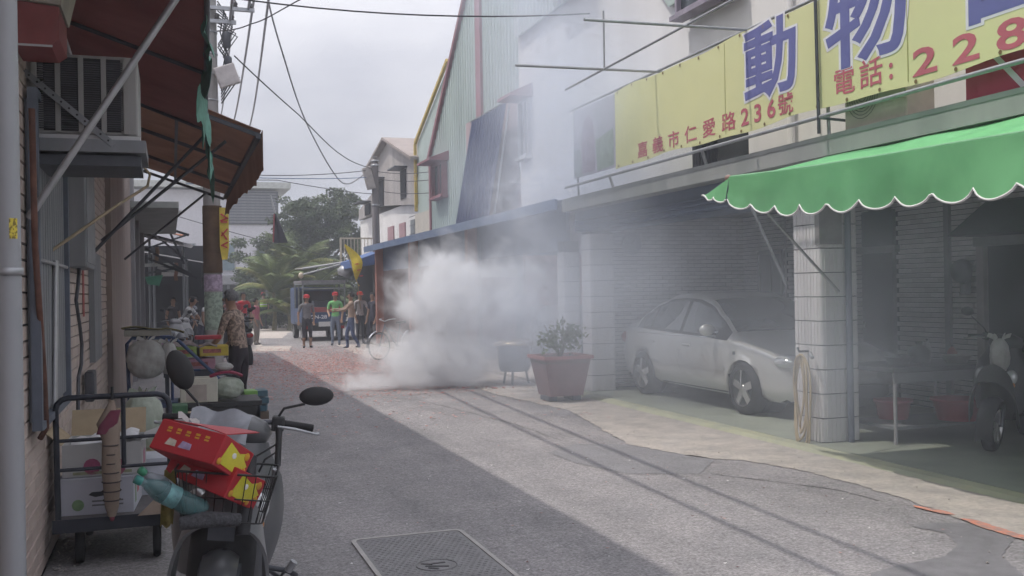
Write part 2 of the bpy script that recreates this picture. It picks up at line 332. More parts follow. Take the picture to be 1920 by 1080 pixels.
# ribbed-tile columns
M_rib = mat('ribbed_column_tile', (.66, .64, .64), .5, var=.1, scale=4, streak=True, c2=(.56, .545, .55))
def column(x0, x1, y0, y1, ztop, parent, name='column', h=.242):
    col = MB().box(x0+.02, x1-.02, y0+.02, y1-.02, 0, ztop).build(name, M_grout, parent)
    r = .045
    # outline with rounded corners at -x -y, -x +y ; ribbed
    def outline():
        P = []
        def arc(cx, cy, a0, a1):
            for k in range(5):
                t = R(a0+(a1-a0)*k/4); P.append((cx+r*math.cos(t), cy+r*math.sin(t)))
        def run(a, b):
            L = (Vector(b)-Vector(a)).length; n = max(1, round(L/.056)); d = (Vector(b)-Vector(a))/n; nn = Vector((d.y, -d.x)).normalized()
            for k in range(n):
                p = Vector(a)+d*k
                for t, o in ((.0, 0), (.16, .0), (.2, .006), (.9, .006), (.95, 0)): P.append(tuple(p+d*t+nn*o))
        arc(x0+r, y1-r, 90, 180); run((x0, y1-r), (x0, y0+r)); arc(x0+r, y0+r, 180, 270); run((x0+r, y0), (x1-r, y0)); arc(x1-r, y0+r, 270, 360); run((x1, y0+r), (x1, y1-r)); arc(x1-r, y1-r, 0, 90); run((x1-r, y1), (x0+r, y1))
        return P
    P = outline(); n = len(P); z = .05
    q = MB(); c = .004
    cx, cy = (x0+x1)/2, (y0+y1)/2
    ins = [(p[0]+(cx-p[0])*.04, p[1]+(cy-p[1])*.04) for p in P]; hh = h-.008
    vs = [(*p, 0) for p in ins]+[(*p, c) for p in P]+[(*p, hh-c) for p in P]+[(*p, hh) for p in ins]
    q.add(vs, [(j*n+i, j*n+(i+1) % n, (j+1)*n+(i+1) % n, (j+1)*n+i) for j in range(3) for i in range(n)])
    me = q.mesh('tile', M_rib)
    while z+h < ztop+.02: linked('tile', me, col, (0, 0, z)); z += h
    return col
column(6.10, 6.56, 8.24, 8.70, 2.52, house)
column(6.08, 6.50, 13.86, 14.2, 2.52, house)
MB().tube([(6.40, 8.19, .02), (6.40, 8.19, 2.5)], .032, 10).build('downpipe', mat('blue_grey_pipe', (.12, .14, .19), .6), house)
MB().box(6.09, 6.36, 8.225, 8.30, 2.02, 2.5).build('column_patch', mat('rough_dark_grey', (.25, .24, .235), .9, var=.15, scale=7, bump=.4, bscale=40), house)  # rough darker grey patch at the top of the column, beside the pipe
# upper floor
UW = MB().box(6.6, 9.6, 3.0, 18.35, 3.004, 6.6).build('upper_wall', M_white, house)
def corr(q, p0, u, w, h_, pitch=.2, d=.03, poly=None):
    """corrugated sheet: p0 origin, u = width vector, w = up vector, ribs along w"""
    u = Vector(u); w = Vector(w); nrm = u.cross(w).normalized(); L = u.length; k = int(L/pitch); pr = []
    for i in range(k):
        for t, o in ((0, 0), (.35, 0), (.45, 1), (.9, 1)): pr.append(((i+t)/k, o*d))
    pr.append((1, 0)); p0 = Vector(p0)
    vs = [p0+u*t+nrm*o for t, o in pr]+[p0+u*t+nrm*o+w*(h_(t) if h_ else 1) for t, o in pr]; n = len(pr)
    q.add(vs, [(i, i+1, n+i+1, n+i) for i in range(n-1)]); return q
q = MB(); corr(q, (6.5, 18.3, 6.55), (0, -9.2, 0), (0, 0, 3.05), None, .17, .03); q.box(6.535, 9.4, 9.1, 18.28, 6.604, 9.6)
q.build('upper_cladding', mat('whitish_cladding', (.58, .63, .61), .55, .1, var=.08, scale=1, streak=True, c2=(.50, .55, .54)), house)
q = MB(); q.add([(6.5, 13.0, 6.549), (6.5, 9.15, 6.549), (6.5, 9.15, 5.45), (6.5, 12.0, 5.45)], [(0, 1, 2, 3)]); q.add([(6.53, 13.0, 6.549), (6.53, 9.15, 6.549), (6.53, 9.15, 5.45), (6.53, 12.0, 5.45)], [(3, 2, 1, 0)])
q.build('cladding_skirt', M_pgreen, house)
def window_unit(parent, x, y0, y1, z0, z1, fr, hood=None, depth=.10, bars=1, glass=None):
    w = MB(); t = .045
    w.box(x-depth, x+.02, y0, y0+t, z0, z1); w.box(x-depth, x+.02, y1-t, y1, z0, z1); w.box(x-depth, x+.02, y0+t, y1-t, z0, z0+t); w.box(x-depth, x+.02, y0+t, y1-t, z1-t, z1)
    for i in range(bars):
        yy = y0+(y1-y0)*(i+1)/(bars+1); w.box(x-depth*.7, x, yy-.02, yy+.02, z0+t, z1-t)
    o = w.build('window', fr, parent)
    MB().box(x-depth*.4, x-depth*.4+.008, y0+t, y1-t, z0+t, z1-t).build('pane', glass or M_glass, o)
    MB().box(x-depth-.06, x+.02, y0-.05, y1+.05, z0-.06, z0-.002).build('sill', fr, o)
    if hood:
        MB().prism([(x+.02, z1+.28), (x-depth-.38, z1+.06), (x-depth-.38, z1+.002), (x+.02, z1+.002)], 'Y', y0-.12, y1+.12).build('hood', hood, o)
    return o
window_unit(house, 6.6, 14.6, 15.9, 6.75, 8.6, mat('violet_grey_frame', (.34, .30, .36), .6), mat('violet_grey_hood', (.30, .25, .32), .6), .3)
window_unit(house, 6.5, 10.2, 11.6, 5.2, 6.6, mat('violet_grey_frame', (.34, .30, .36), .6), None, .12)
window_unit(house, 6.6, 7.0, 8.2, 4.0, 5.2, M_alu, None, .08)
window_unit(house, 6.6, 17.7, 18.25, 4.2, 5.3, M_alu, M_maroon, .08)
MB().tube([(6.54, 9.3, 3.1), (6.54, 9.3, 6.0)], .04, 8).build('wall_pipe', M_white, house)
# items under the beam: doors, windows, lamps of the garage
d = MB().box(8.96, 9.02, 10.57, 11.18, .05, 2.02).build('door', mat('dark_brown_door', (.055, .045, .055), .5), house)
MB().box(8.94, 9.024, 10.5, 11.25, 2.03, 2.12).build('door_lintel', mat('grey_lintel', (.26, .27, .28), .7), d)
MB().box(8.965, 9.02, 10.57, 11.18, 2.13, 2.6).build('transom', M_glass, d)
MB().tube([(8.94, 11.1, 1.0), (8.92, 11.1, 1.05), (8.94, 11.1, 1.1)], .01, 6).build('handle', M_steel, d)
window_unit(house, 9.02, 13.07, 13.73, 1.4, 2.16, M_dsteel, None, .05)
MB().box(8.99, 9.022, 13.0, 13.02, .06, 2.7).build('conduit', M_alu, house)
MB().box(8.97, 9.02, 9.6, 9.68, .06, 2.75).build('drain_pipe', mat('grey_pvc', (.24, .24, .26), .6), house)
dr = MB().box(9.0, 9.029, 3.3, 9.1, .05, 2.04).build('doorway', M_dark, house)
MB().box(8.93, 9.02, 9.02, 9.13, .05, 2.03).build('jamb', mat('jamb_paint', (.36, .33, .34), .7), dr)
MB().box(8.90, 9.02, 3.3, 9.14, 2.032, 2.14).build('lintel', mat('grey_lintel', (.26, .27, .28), .7), dr)
MB().prism([(9.0, 2.55), (8.45, 2.16), (8.45, 2.142), (9.0, 2.142)], 'Y', 3.4, 9.05).build('door_canopy', mat('black_canvas', (.04, .04, .05), .8), house)
for yy in (10.4, 12.55):
    MB().tube([(7.6, yy-.6, 2.71), (7.6, yy+.6, 2.71)], .018, 8).build('fluorescent_tube', mat('tube_glass', (.75, .75, .72), .4), house)
    MB().box(7.57, 7.63, yy-.62, yy+.62, 2.726, 2.758).build('lamp_batten', M_alu, house)
# ================================================================ arcade of shops under the blue roof
M_bluer = mat('blue_roof_sheet', (.15, .21, .33), .55, .2, var=.1, scale=2, c2=(.11, .16, .27))
M_bluef = mat('blue_fascia', (.12, .16, .26), .7, var=.12, scale=2)
M_redp = mat('faded_red_pillar', (.36, .16, .13), .7, var=.15, scale=3, streak=True)
M_redw = mat('dull_red_shopfront', (.27, .14, .14), .8, var=.15, scale=2)
shops = thing('shop_arcade', 'row of shops under a long blue metal roof beyond the garage', 'shops')
q = MB(); corr(q, (5.72, 14.35, 3.0), (0, 15.9, 0), (2.6, 0, .45), None, .3, .03); q.build('roof', M_bluer, shops)
MB().box(5.70, 5.74, 14.3, 30.3, 2.86, 3.03).build('gutter', M_bluer, shops)
MB().box(6.26, 6.32, 15.2, 30.2, 2.28, 3.05).build('fascia_board', M_bluef, shops)
for yy in (30.0, 25.5, 20.2): MB().bbox(6.0, 6.22, yy-.11, yy+.11, .04, 2.98, .01).build('pillar', M_redp, shops)
column(6.05, 6.35, 14.85, 15.15, 2.4, shops, 'tiled_pillar')
bw = MB().box(8.2, 8.4, 14.5, 31, .04, 3.2).build('shopfront', M_redw, shops)
for y0, y1 in ((15.6, 17.6), (18.2, 20.0), (21, 23.2), (26.2, 28)):
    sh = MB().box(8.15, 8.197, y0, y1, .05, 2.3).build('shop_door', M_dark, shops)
    MB().box(8.12, 8.149, (y0+y1)/2-.03, (y0+y1)/2+.03, .05, 2.3).build('mullion', M_alu, sh)
MB().box(6.3, 8.19, 30.5, 30.7, .04, 3.0).build('end_wall', M_redw, shops)
MB().box(6.25, 8.1, 20.0, 20.1, 1.9, 2.95).build('partition', M_bluef, shops)
for yy in (27.5, 18.6): MB().box(6.8, 6.9, yy-.6, yy+.6, 2.6, 2.66).build('tube_lamp', M_white, shops)
sb = MB().box(6.5, 7.5, 25.9, 25.95, 1.45, 2.2).build('poster_board', mat('poster_paper', (.62, .60, .62), .8), shops)
for p0, p1 in (((6.62, 1.9), (6.78, 2.05)), ((6.62, 1.86), (6.85, 1.80)), ((6.72, 1.78), (6.86, 1.6)), ((7.0, 2.02), (7.1, 2.1)), ((7.05, 2.0), (7.4, 2.0)), ((7.05, 2.0), (7.05, 1.6)), ((7.05, 1.84), (7.42, 1.82)), ((7.08, 1.66), (7.42, 1.62)), ((7.16, 1.92), (7.3, 1.92))): MB().bar((p0[0], 25.89, p0[1]), (p1[0], 25.89, p1[1]), .004, .055).build('red_stroke', mat('red_print', (.50, .12, .16), .7), shops)
rb = MB().box(6.6, 7.9, 18.2, 18.25, 1.3, 2.3).build('red_notice_board', mat('faded_red_board', (.5, .22, .22), .8), shops)
# ================================================================ left: tiled house along the lane
M_ptile = mat('buff_wall_tile', (.62, .515, .455), .55, var=.14, scale=2.5, c2=(.52, .43, .39))
M_pgrout = mat('grey_joint', (.17, .15, .145), .9, var=.1)
M_grey = mat('grey_painted_metal', (.24, .25, .27), .55, .2, var=.12, scale=4, streak=True, c2=(.18, .19, .20))
M_rust = mat('rusty_pipe', (.16, .08, .06), .85, var=.2, scale=9)
lh = thing('tiled_house', 'buff tiled house wall lining the left edge of the lane', 'house')
lw = MB().box(-5, -.735, 1.2, 19.6, 0, 6.6).build('wall', M_pgrout, lh)
sp = []; zz = .06; row = 0
while zz < 3.4:
    yy = 3.2+(.125 if row % 2 else 0)
    while yy < 13: sp.append((-.735, yy, zz)); yy += .25
    zz += .086; row += 1
sp.sort(key=lambda p: (p[1]-5.2)**2*.35+(p[2]-1.1)**2+(3 if (5.9 < p[1] < 7.4 and 1 < p[2] < 2.5) else 0))
tiles(lw, M_ptile, sp, (.243, .079, .013), rot=(0, 0, math.pi/2))
MB().box(-5.2, -.45, 1.0, 19.8, 6.6, 6.78).build('roof_slab', M_slab, lh)
MB().box(-.73, -.66, 13.02, 19.6, 0, 6.5).build('plain_wall', mat('dusty_pink_render', (.33, .27, .245), .9, var=.1, scale=2, streak=True), lh)
# grey louvred shutter
sh = thing('wall_shutter', 'grey louvred metal shutter with a thin cross bar on the tiled wall', 'shutter', (-.70, 6.65, .95))
MB().box(-.02, .0, -.78, .78, 0, 1.75).build('backing', M_grey, sh)
sl = MB().box(.002, .022, -.05, .05, .03, 1.72).mesh('slat', M_grey)
for i in range(13): linked('slat', sl, sh, (0, -.72+i*.12, 0))
fr = MB(); fr.box(.0, .05, -.84, -.785, -.04, 1.8); fr.box(0, .05, .785, .84, -.04, 1.8); fr.box(0, .05, -.784, .784, 1.755, 1.8); fr.box(0, .05, -.784, .784, -.045, -.004); fr.build('frame', mat('blue_grey_frame', (.13, .15, .19), .6), sh)
MB().tube([(.035, -.8, .88), (.035, .8, .88)], .012, 8).build('cross_bar', M_steel, sh)
MB().tube([(.035, -.1, .0), (.04, .05, .9)], .018, 8).build('prop_rod', M_alu, sh)
tag(MB().tube([(-.655, 5.62, 2.6), (-.655, 5.66, 1.9), (-.655, 5.95, 1.2), (-.655, 6.02, .9), (-.69, 6.05, .84)], .016, 8).build('rusty_pipe', M_rust), 'thin rusty pipe running down beside the grey shutter', 'pipe')
# grey junction duct
jb = thing('cable_duct', 'grey metal cable duct box with narrow channel below on the tiled wall', 'duct', (-.72, 8.6, 1.85))
MB().bbox(.0, .13, -.42, .5, 0, 1.3, .012).build('box', M_grey, jb); MB().box(.13, .136, -.38, .46, .04, 1.26).build('lid', mat('light_grey_lid', (.29, .30, .32), .5, .2), jb)
MB().box(.0, .05, 1.55, 2.55, -.85, .2).build('channel', M_grey, jb)
cp = [(-.66, 8.42, 1.88), (-.655, 8.2, 1.72), (-.655, 8.0, 1.6), (-.655, 8.3, 1.4), (-.655, 8.45, 1.25), (-.65, 8.3, 1.1), (-.655, 8.1, 1.02), (-.66, 8.05, .7), (-.66, 8.2, .55)]
tag(MB().tube(cp, .014, 6).build('loose_cable', M_dsteel), 'slack dark cable dangling below the grey duct box', 'cable')
tag(MB().bbox(-.70, -.62, 9.2, 9.5, .72, .98, .02).build('meter_box', M_dsteel), 'small dark meter box low on the tiled wall', 'meter')
tag(MB().box(-.719, -.715, 9.42, 9.6, 1.45, 1.95).build('red_paper_strip', mat('red_paper', (.45, .13, .12), .8)), 'narrow red paper strip pasted on the tiled wall', 'paper')
tag(MB().box(-.719, -.715, 5.35, 5.45, 1.25, 1.85).build('pink_paper_strip', mat('pink_paper', (.55, .22, .45), .8)), 'narrow pink paper strip pasted beside the downpipe', 'paper')
# downpipe in the foreground
dp = thing('downpipe', 'thick grey downpipe with a yellow sticker at the left edge of the picture', 'pipe', (-.56, 4.05, 0))
MB().tube([(0, 0, .0), (0, 0, 5)], .045, 20).build('pipe', mat('grey_pvc_pipe', (.33, .34, .36), .45, var=.1, scale=3, streak=True), dp)
for z in (1.72, 3.2): MB().lathe([(.046, -.014), (.052, -.014), (.052, .014), (.046, .014)], 20, (0, 0, z), cap=False).build('clamp', M_steel, dp); MB().box(-.16, -.04, -.01, .01, z-.012, z+.012).build('clamp_arm', M_steel, dp)
st = MB(); st.grid(lambda u, v: (.0462*math.cos(R(-75+38*u)), .0462*math.sin(R(-75+38*u)), 1.84+.075*v), 6, 1); st.build('sticker', mat('yellow_sticker', (.62, .50, .06), .6, var=.05, scale=60, c2=(.2, .15, .03), lo=.45, hi=.5), dp)
# window air conditioner on a bracket
ac = thing('air_conditioner', 'dusty beige window air conditioner with four dark grilles on a wall bracket', 'air conditioner', (-.44, 6.0, 2.53))
M_ac = mat('dusty_beige_case', (.34, .335, .325), .6, var=.12, scale=5, streak=True)
MB().bbox(-.31, .29, 0, .62, 0, .45, .012).build('case', M_ac, ac)
MB().box(-.2, .2, -.004, -.001, .02, .43).build('grille_recess', M_dark, ac)
fin = MB(); [fin.box(-.045, .045, -.012, -.0045, .03+k*.0125, .036+k*.0125) for k in range(31)]; fme = fin.mesh('grille', mat('grille_fins', (.07, .07, .08), .6))
for i in range(4): linked('grille', fme, ac, (-.19+i*.118, 0, 0))
for i in range(5): MB().box(-.262+i*.118+.005, -.248+i*.118+.018, -.02, -.004, .01, .44).build('mullion', M_ac, ac)
br = thing('wall_bracket', 'perforated steel bracket carrying the air conditioner', 'bracket', (-.44, 6.0, 2.53))
MB().box(-.31, .33, -.06, .62, -.1, -.03).build('shelf', M_grey, br); MB().box(-.3, .30, -.03, .58, -.026, -.004).build('runner', M_alu, br)
q = MB(); q.bar((-.29, -.06, .33), (.16, -.06, -.06), .012, .035); q.build('brace', M_grey, br)
q = MB()
for k in range(11): t = .06+k*.088; q.lathe([(.006, -.0085), (.006, -.006)], 8, (-.29+.45*t, -.06, .33-.39*t), 'Y')
q.build('hole', M_dark, br)
MB().box(-.31, .30, .0, .6, -.17, -.11).build('drip_tray', M_dsteel, br)
# small red-edged hood above it
hd = thing('window_hood', 'small red and cream metal window hood above the air conditioner', 'hood', (-.74, 5.15, 2.80))
MB().prism([(.04, .06), (.21, .06), (.25, .09), (.25, .25), (.04, .27)], 'Y', .15, .55).build('red_panel', mat('dull_red_panel', (.26, .07, .07), .6, var=.1), hd)
MB().prism([(.02, .275), (.26, .255), (.34, .6), (.02, .65)], 'Y', .13, .57).build('cream_top', mat('cream_sheet', (.40, .37, .31), .7), hd)
MB().box(.035, .22, .14, .145, .048, .058).build('edge_trim', M_alu, hd)
# ---- near maroon awning
M_tarpm = mat('maroon_tarpaulin', (.31, .145, .135), .8, var=.14, scale=2, c2=(.24, .11, .105), bump=.2, bscale=8)
M_tarpb = mat('brown_tarpaulin', (.39, .25, .18), .8, var=.16, scale=2, c2=(.30, .185, .14), bump=.2, bscale=8)
translucent(M_tarpm, .45); translucent(M_tarpb, .5)
M_tgreen = mat('torn_green_mesh', (.13, .30, .24), .85, var=.15, scale=12)
aw = thing('maroon_awning', 'large maroon tarpaulin awning over the left wall near the top of the picture', 'awning')
def tarp(q, a, b, c, d, sag=.06, nu=10, nv=14, thick=.006, wr=.012):
    a, b, c, d = map(Vector, (a, b, c, d))
    def fn(u, v):
        p = a.lerp(b, u).lerp(d.lerp(c, u), v)
        return p+Vector((0, 0, -sag*math.sin(math.pi*((v*3) % 1))*(.6+.4*math.sin(7*u))+wr*math.sin(19*v+5*u)))
    return q.grid(fn, nu, nv, thick)
q = MB(); tarp(q, (-.72, 4.2, 3.75), (.18, 4.2, 3.42), (.36, 10.0, 3.26), (-.72, 10.0, 3.62), .035); q.build('tarpaulin', M_tarpm, aw)
q = MB()
for yy in (5.6, 7.7, 9.95):
    xo = .18+(yy-4.2)/5.8*.18; zo = 3.40-(yy-4.2)/5.8*.16; q.tube([(-.72, yy, 3.62), (xo, yy, zo-.03)], .016, 8)
q.tube([(.18, 4.2, 3.38), (.36, 10.0, 3.22)], .018, 8); q.build('frame', M_dsteel, aw)
MB().tube([(-.69, 5.72, 2.04), (.07, 5.62, 3.24)], .019, 10).build('strut', M_steel, aw)
MB().ell((.075, 5.62, 3.25), (.035, .035, .03)).build('strut_joint', M_dsteel, aw)
MB().tube([(-.69, 9.5, 1.95), (.34, 9.5, 3.1)], .016, 8).build('strut', M_dsteel, aw)
# torn green mesh along the outer edge
def torn(u, v):
    y = 6.2+3.7*u; x = .22+.14*u; z = 3.36-.12*u
    w = (.12+.45*u**2)*(1+.35*math.sin(23*u)+.3*math.sin(61*u+1))
    return (x+.05*v*math.sin(9*u)+.02*math.sin(40*u+3*v), y, z-v*w+.03*math.sin(31*u))
MB().grid(torn, 60, 4, .002).build('torn_mesh', M_tgreen, aw)
def torn2(u, v):
    z = 3.9-1.25*u; x = .29+.10*u+.012*math.sin(25*u); w = .055*(1+.5*math.sin(17*u)+.4*math.sin(43*u))*(1-.5*u)
    return (x+(v-.5)*w, 9.6+.03*math.sin(11*u), z)
MB().grid(torn2, 50, 2, .002).build('torn_strip', M_tgreen, aw)
tag(MB().tube([(-.70, 6.7, 1.9), (-.35, 7.6, 2.27), (-.15, 8.4, 2.5), (-.13, 8.45, 2.6), (-.18, 8.4, 2.66)], .011, 8).build('bamboo_pole', mat('bamboo', (.33, .26, .17), .7)), 'thin tan bamboo pole leaning under the air conditioner', 'pole')
# ---- brown awning further on
a2 = thing('brown_awning', 'brown tarpaulin awning with hanging valance sticking out over the lane', 'awning')
q = MB(); tarp(q, (-.66, 10.05, 3.82), (.89, 10.05, 3.26), (.93, 17.0, 3.30), (-.66, 17.0, 3.80), .05, 10, 20); q.build('tarpaulin', M_tarpb, a2)
def val(u, v):
    y = 10.05+6.95*u; return (.90+.04*u+.05*v*math.sin(5*u)+.015*math.sin(31*u)*v, y, 3.25+.04*u-v*(.35+.03*math.sin(9*u)+.015*math.sin(60*u)))
MB().grid(val, 48, 4, .004).build('valance', M_tarpb, a2)
q = MB()
for yy in (10.1, 12.5, 14.8, 16.9): q.bar((-.66, yy, 3.74), (.88, yy, 3.2), .04)
q.bar((.86, 10.05, 3.19), (.90, 17, 3.23), .05); q.bar((.1, 10.05, 3.47), (.12, 17, 3.46), .035); q.build('frame', M_dsteel, a2)
for yy in (11.0, 16.5): MB().tube([(-.65, yy, 2.2), (.6, yy, 3.27)], .018, 8).build('strut', M_dsteel, a2)
# next building on the left, set behind, carries the shade to the crossing
gh = thing('grey_house', 'grey rendered house with square pillars beyond the tiled wall', 'house')
MB().box(-5, -.85, 19.9, 28.3, 0, 6.5).build('wall', mat('grey_render', (.22, .21, .215), .9, var=.12, scale=1.5, streak=True), gh)
MB().box(-5.1, -.45, 19.85, 28.4, 6.5, 6.75).build('roof_slab', M_slab, gh)
for yy in (20.2, 23.4, 27.8): MB().bbox(-.84, -.6, yy-.15, yy+.15, 0, 3.3, .015).build('pillar', mat('grey_pillar_paint', (.30, .29, .30), .8, var=.1, streak=True), gh)
for yy in (21.8, 25.6): MB().box(-.849, -.8, yy-1.0, yy+1.0, .03, 2.5).build('roller_door', M_grey, gh)
MB().box(-.85, .2, 19.9, 28.3, 3.302, 3.42).build('balcony_slab', M_slab, gh)

# ================================================================ utility pole with fittings
M_pole = mat('grey_concrete_pole', (.36, .345, .335), .9, var=.1, scale=3, streak=True, bump=.15, bscale=40)
M_cable = mat('black_cable', (.05, .05, .055), .7)
M_cableg = mat('pale_grey_cable', (.42, .42, .45), .7)
up_ = thing('utility_pole', 'tall concrete utility pole on the left with crossarms and pasted posters', 'utility pole', (.81, 20.0, 0))
MB().tube([(0, 0, 0), (0, 0, 4), (0, 0, 9.4)], [.175, .16, .135], 20).build('shaft', M_pole, up_)
for z, x1 in ((7.16, .85), (6.90, .5), (8.2, 1.32)):
    ca = MB().bar((-.3, -.2, z), (x1, -.2, z), .07).build('crossarm', M_steel, up_)
    for k in range(2): MB().lathe([(.012, .03), (.05, .05), (.035, .08), (.055, .1), (.035, .13), (.015, .16)], 10, (x1-.08-k*.28, -.2, z)).build('insulator', mat('dark_porcelain', (.07, .06, .06), .3), ca)
for z in (6.72, 6.3, 5.9, 5.4, 4.8): MB().lathe([(.152, -.02), (.16, -.02), (.16, .02), (.152, .02)], 18, (0, 0, z), cap=False).build('band', M_steel, up_)
q = MB()
for k in range(9):
    a = R(-60+k*9); z0 = 7.3-.06*k; q.tube([(.16, -.16, z0), (.28+.03*k, -.22, z0-.2), (.2+.05*math.sin(k), -.2, z0-.6), (.3+.03*k, -.24, z0-1.0), (.2, -.18, z0-1.5)], .013, 6)
q.build('cable_tangle', M_cable, up_)
for z, x, w in ((6.55, .32, .16), (6.1, .34, .13)): MB().lathe([(.05, -w), (.07, -w+.03), (.07, w-.03), (.05, w)], 12, (x, -.22, z)).build('splice_case', M_dsteel, up_)
for z0, z1, c, n_ in ((1.70, 2.02, (.50, .40, .52), 'violet_poster'), (.95, 1.68, (.34, .42, .34), 'green_poster')):
    MB().grid(lambda u, v: ((.183)*math.sin(R(-70+140*u)), -(.183)*math.cos(R(-70+140*u)), z0+(z1-z0)*v), 10, 1, .002).build('poster', mat(n_, c, .8, var=.12, scale=14, c2=tuple(x*.62 for x in c), lo=.44, hi=.56), up_)
MB().grid(lambda u, v: ((.186)*math.sin(R(-75+150*u)), -(.186)*math.cos(R(-75+150*u)), 2.05+1.3*v), 10, 1, .002).build('wrap', mat('brown_wrap', (.15, .095, .06), .9, var=.2, scale=4), up_)
fl = thing('floodlight', 'square white lamp box fixed to the utility pole', 'lamp', (1.12, 19.75, 5.85))
q = MB(); q.bbox(-.2, .2, -.06, .08, -.2, .2, .02); q.xf(Matrix.Rotation(R(-20), 4, 'Y')); q.build('housing', mat('white_lamp_case', (.68, .63, .62), .5), fl)
MB().tube([(-.1, .05, .05), (-.25, .22, .15)], .02, 6).build('arm', M_steel, fl)
ys = thing('hanging_sign', 'narrow yellow sign with red writing hung on the utility pole', 'sign', (1.02, 19.7, 2.8))
q = MB(); q.grid(lambda u, v: ((-.085+.17*u)*(1 if v > .25 else .6+1.6*v), .02*math.sin(3*v), -.5+1.0*v), 4, 8, .01); q.build('board', mat('yellow_sign', (.72, .56, .08), .6), ys)
for z, w, t in ((.33, .13, -8), (.27, .15, 5), (.22, .12, 0), (.02, .12, 12), (-.05, .1, -12), (-.2, .13, 6), (-.25, .1, -4)): MB().bar((-w/2, -.022, z-.0006*t*10), (w/2, -.022, z+.0006*t*10), .004, .03).build('red_stroke', mat('red_sign_print', (.6, .06, .07), .6), ys)
def wire(pts, r, m, name, label, sag=.0, n=14):
    P = []; V = [Vector(p) for p in pts]; V = [V[0]*2-V[1]]+V+[V[-1]*2-V[-2]]
    for i in range(1, len(V)-2):
        p0, p1, p2, p3 = V[i-1:i+3]
        for k in range(n):
            t = k/n; c = .5*((2*p1)+(p2-p0)*t+(2*p0-5*p1+4*p2-p3)*t*t+(3*p1-p0-3*p2+p3)*t**3); P.append(c-Vector((0, 0, 4*sag*t*(1-t))))
    P.append(Vector(pts[-1])); return tag(MB().tube(P, r, 6).build(name, m), label, 'cable', 'overhead cables')
wire([(.3, -8, 6.6), (1.55, 19.8, 7.2)], .028, M_cableg, 'overhead_cable', 'thick pale cable running high along the lane to the pole top', .3)
wire([(.15, -8, 6.2), (1.2, 19.8, 6.95)], .028, M_cableg, 'overhead_cable', 'second thick pale cable just below the pole top', .35)
wire([(.95, 19.8, 6.71), (1.52, 19, 6.68), (2.16, 17, 6.61), (4.0, 11, 6.4)], .012, M_cable, 'overhead_cable', 'dark cable leaving the pole crossarm to the upper right', .02)
wire([(1.27, 19.8, 6.25), (3.13, 25, 6.09), (5.01, 30, 5.82), (6.6, 33.3, 5.83)], .014, M_cable, 'overhead_cable', 'dark cable dropping from the pole to the far grey pole', .02)
wire([(1.8, 19.8, 8.26), (2.41, 38, 8.22), (2.9, 58, 9.4)], .03, M_cableg, 'overhead_cable', 'pale cable left of centre in the sky above the far building', .0)
wire([(2.06, 19.8, 8.26), (2.98, 38, 8.05), (3.6, 58, 9.0)], .03, M_cableg, 'overhead_cable', 'right one of the pale cables climbing over the brown awning', .0)
wire([(1.4, 19.8, 8.26), (1.93, 38, 8.3), (2.2, 58, 8.6)], .025, M_cableg, 'overhead_cable', 'pale cable closest to the utility pole', .0)
wire([(1.9, 20.5, 8.6), (2.14, 22, 8.03), (2.65, 24, 7.36), (3.65, 28, 6.56), (4.99, 32, 5.66), (5.67, 33, 5.27), (6.46, 33.3, 5.73)], .022, M_cableg, 'overhead_cable', 'faint twisted cable curving down the middle of the sky', .0, 8)
wire([(.5, 29.5, 4.85), (2.48, 30, 5.15), (6.6, 33.3, 5.8)], .012, M_cable, 'overhead_cable', 'upper dark cable crossing level behind the awning', .08)
wire([(.5, 29.5, 4.8), (2.48, 30, 5.07), (6.6, 33.3, 5.55)], .012, mat('blue_cable', (.12, .2, .35), .6), 'overhead_cable', 'blue cable crossing level behind the awning', .05)
wire([(.5, 29.5, 5.0), (3.09, 30, 5.01), (6.6, 33.3, 4.98)], .011, M_cable, 'overhead_cable', 'lower dark cable slanting down to the far grey pole', .06)
wire([(-.5, 30.5, 4.2), (6.2, 37, 2.9)], .010, M_cable, 'overhead_cable', 'low slanting wire in front of the big tree', .1)
for z, l in ((5.75, 'upper of the wires from the far pole to the gable house'), (5.5, 'middle wire from the far pole to the gable house'), (5.1, 'lower wire from the far pole to the gable house')):
    wire([(6.75, 33.3, z), (7.9, 28.8, z-.45)], .012, M_cable, 'overhead_cable', l, .1)
# wire across the lane
wire([(-.9, 15.8, 6.4), (6.4, 14.4, 6.0)], .012, M_cable, 'overhead_cable', 'cable crossing above the lane from roof to roof', .25)
# ================================================================ banner and tube frame above the garage
bf = thing('banner_frame', 'grey steel tube frame on the roof edge holding the yellow banner', 'frame')
q = MB(); MBt = lambda a, b, r=.017: MB().tube([a, b], r, 8)
MBt((5.78, 3.6, 4.31), (5.78, 13.8, 4.31)).build('top_rail', M_steel, bf)
MBt((5.72, 3.6, 3.18), (5.72, 13.9, 3.16), .02).build('bottom_rail', M_steel, bf)
for yy in (13.65, 7.7, 4.4): MBt((5.83, yy, 3.0), (5.79, yy, 4.33)).build('post', M_steel, bf)
MBt((5.71, 7.69, 3.02), (5.71, 7.71, 4.32), .016).build('post', M_dsteel, bf)
for yy in (10.96, 8.92): MBt((3.9, yy, 4.27), (6.6, yy, 4.31), .016).build('outrigger', M_steel, bf)
MBt((5.05, 12.2, 4.285), (5.05, 6.5, 4.32), .015).build('long_rail', M_steel, bf)
MBt((5.05, 10.96, 4.28), (5.05, 10.96, 5.0), .012).build('upright', M_steel, bf)
for yy in (9.9, 12.4): MBt((5.82, yy, 3.0), (5.76, yy, 3.18), .02).build('foot', M_steel, bf)
MBt((5.72, 7.75, 3.18), (6.1, 7.4, 3.08), .014).build('stay', M_dsteel, bf)
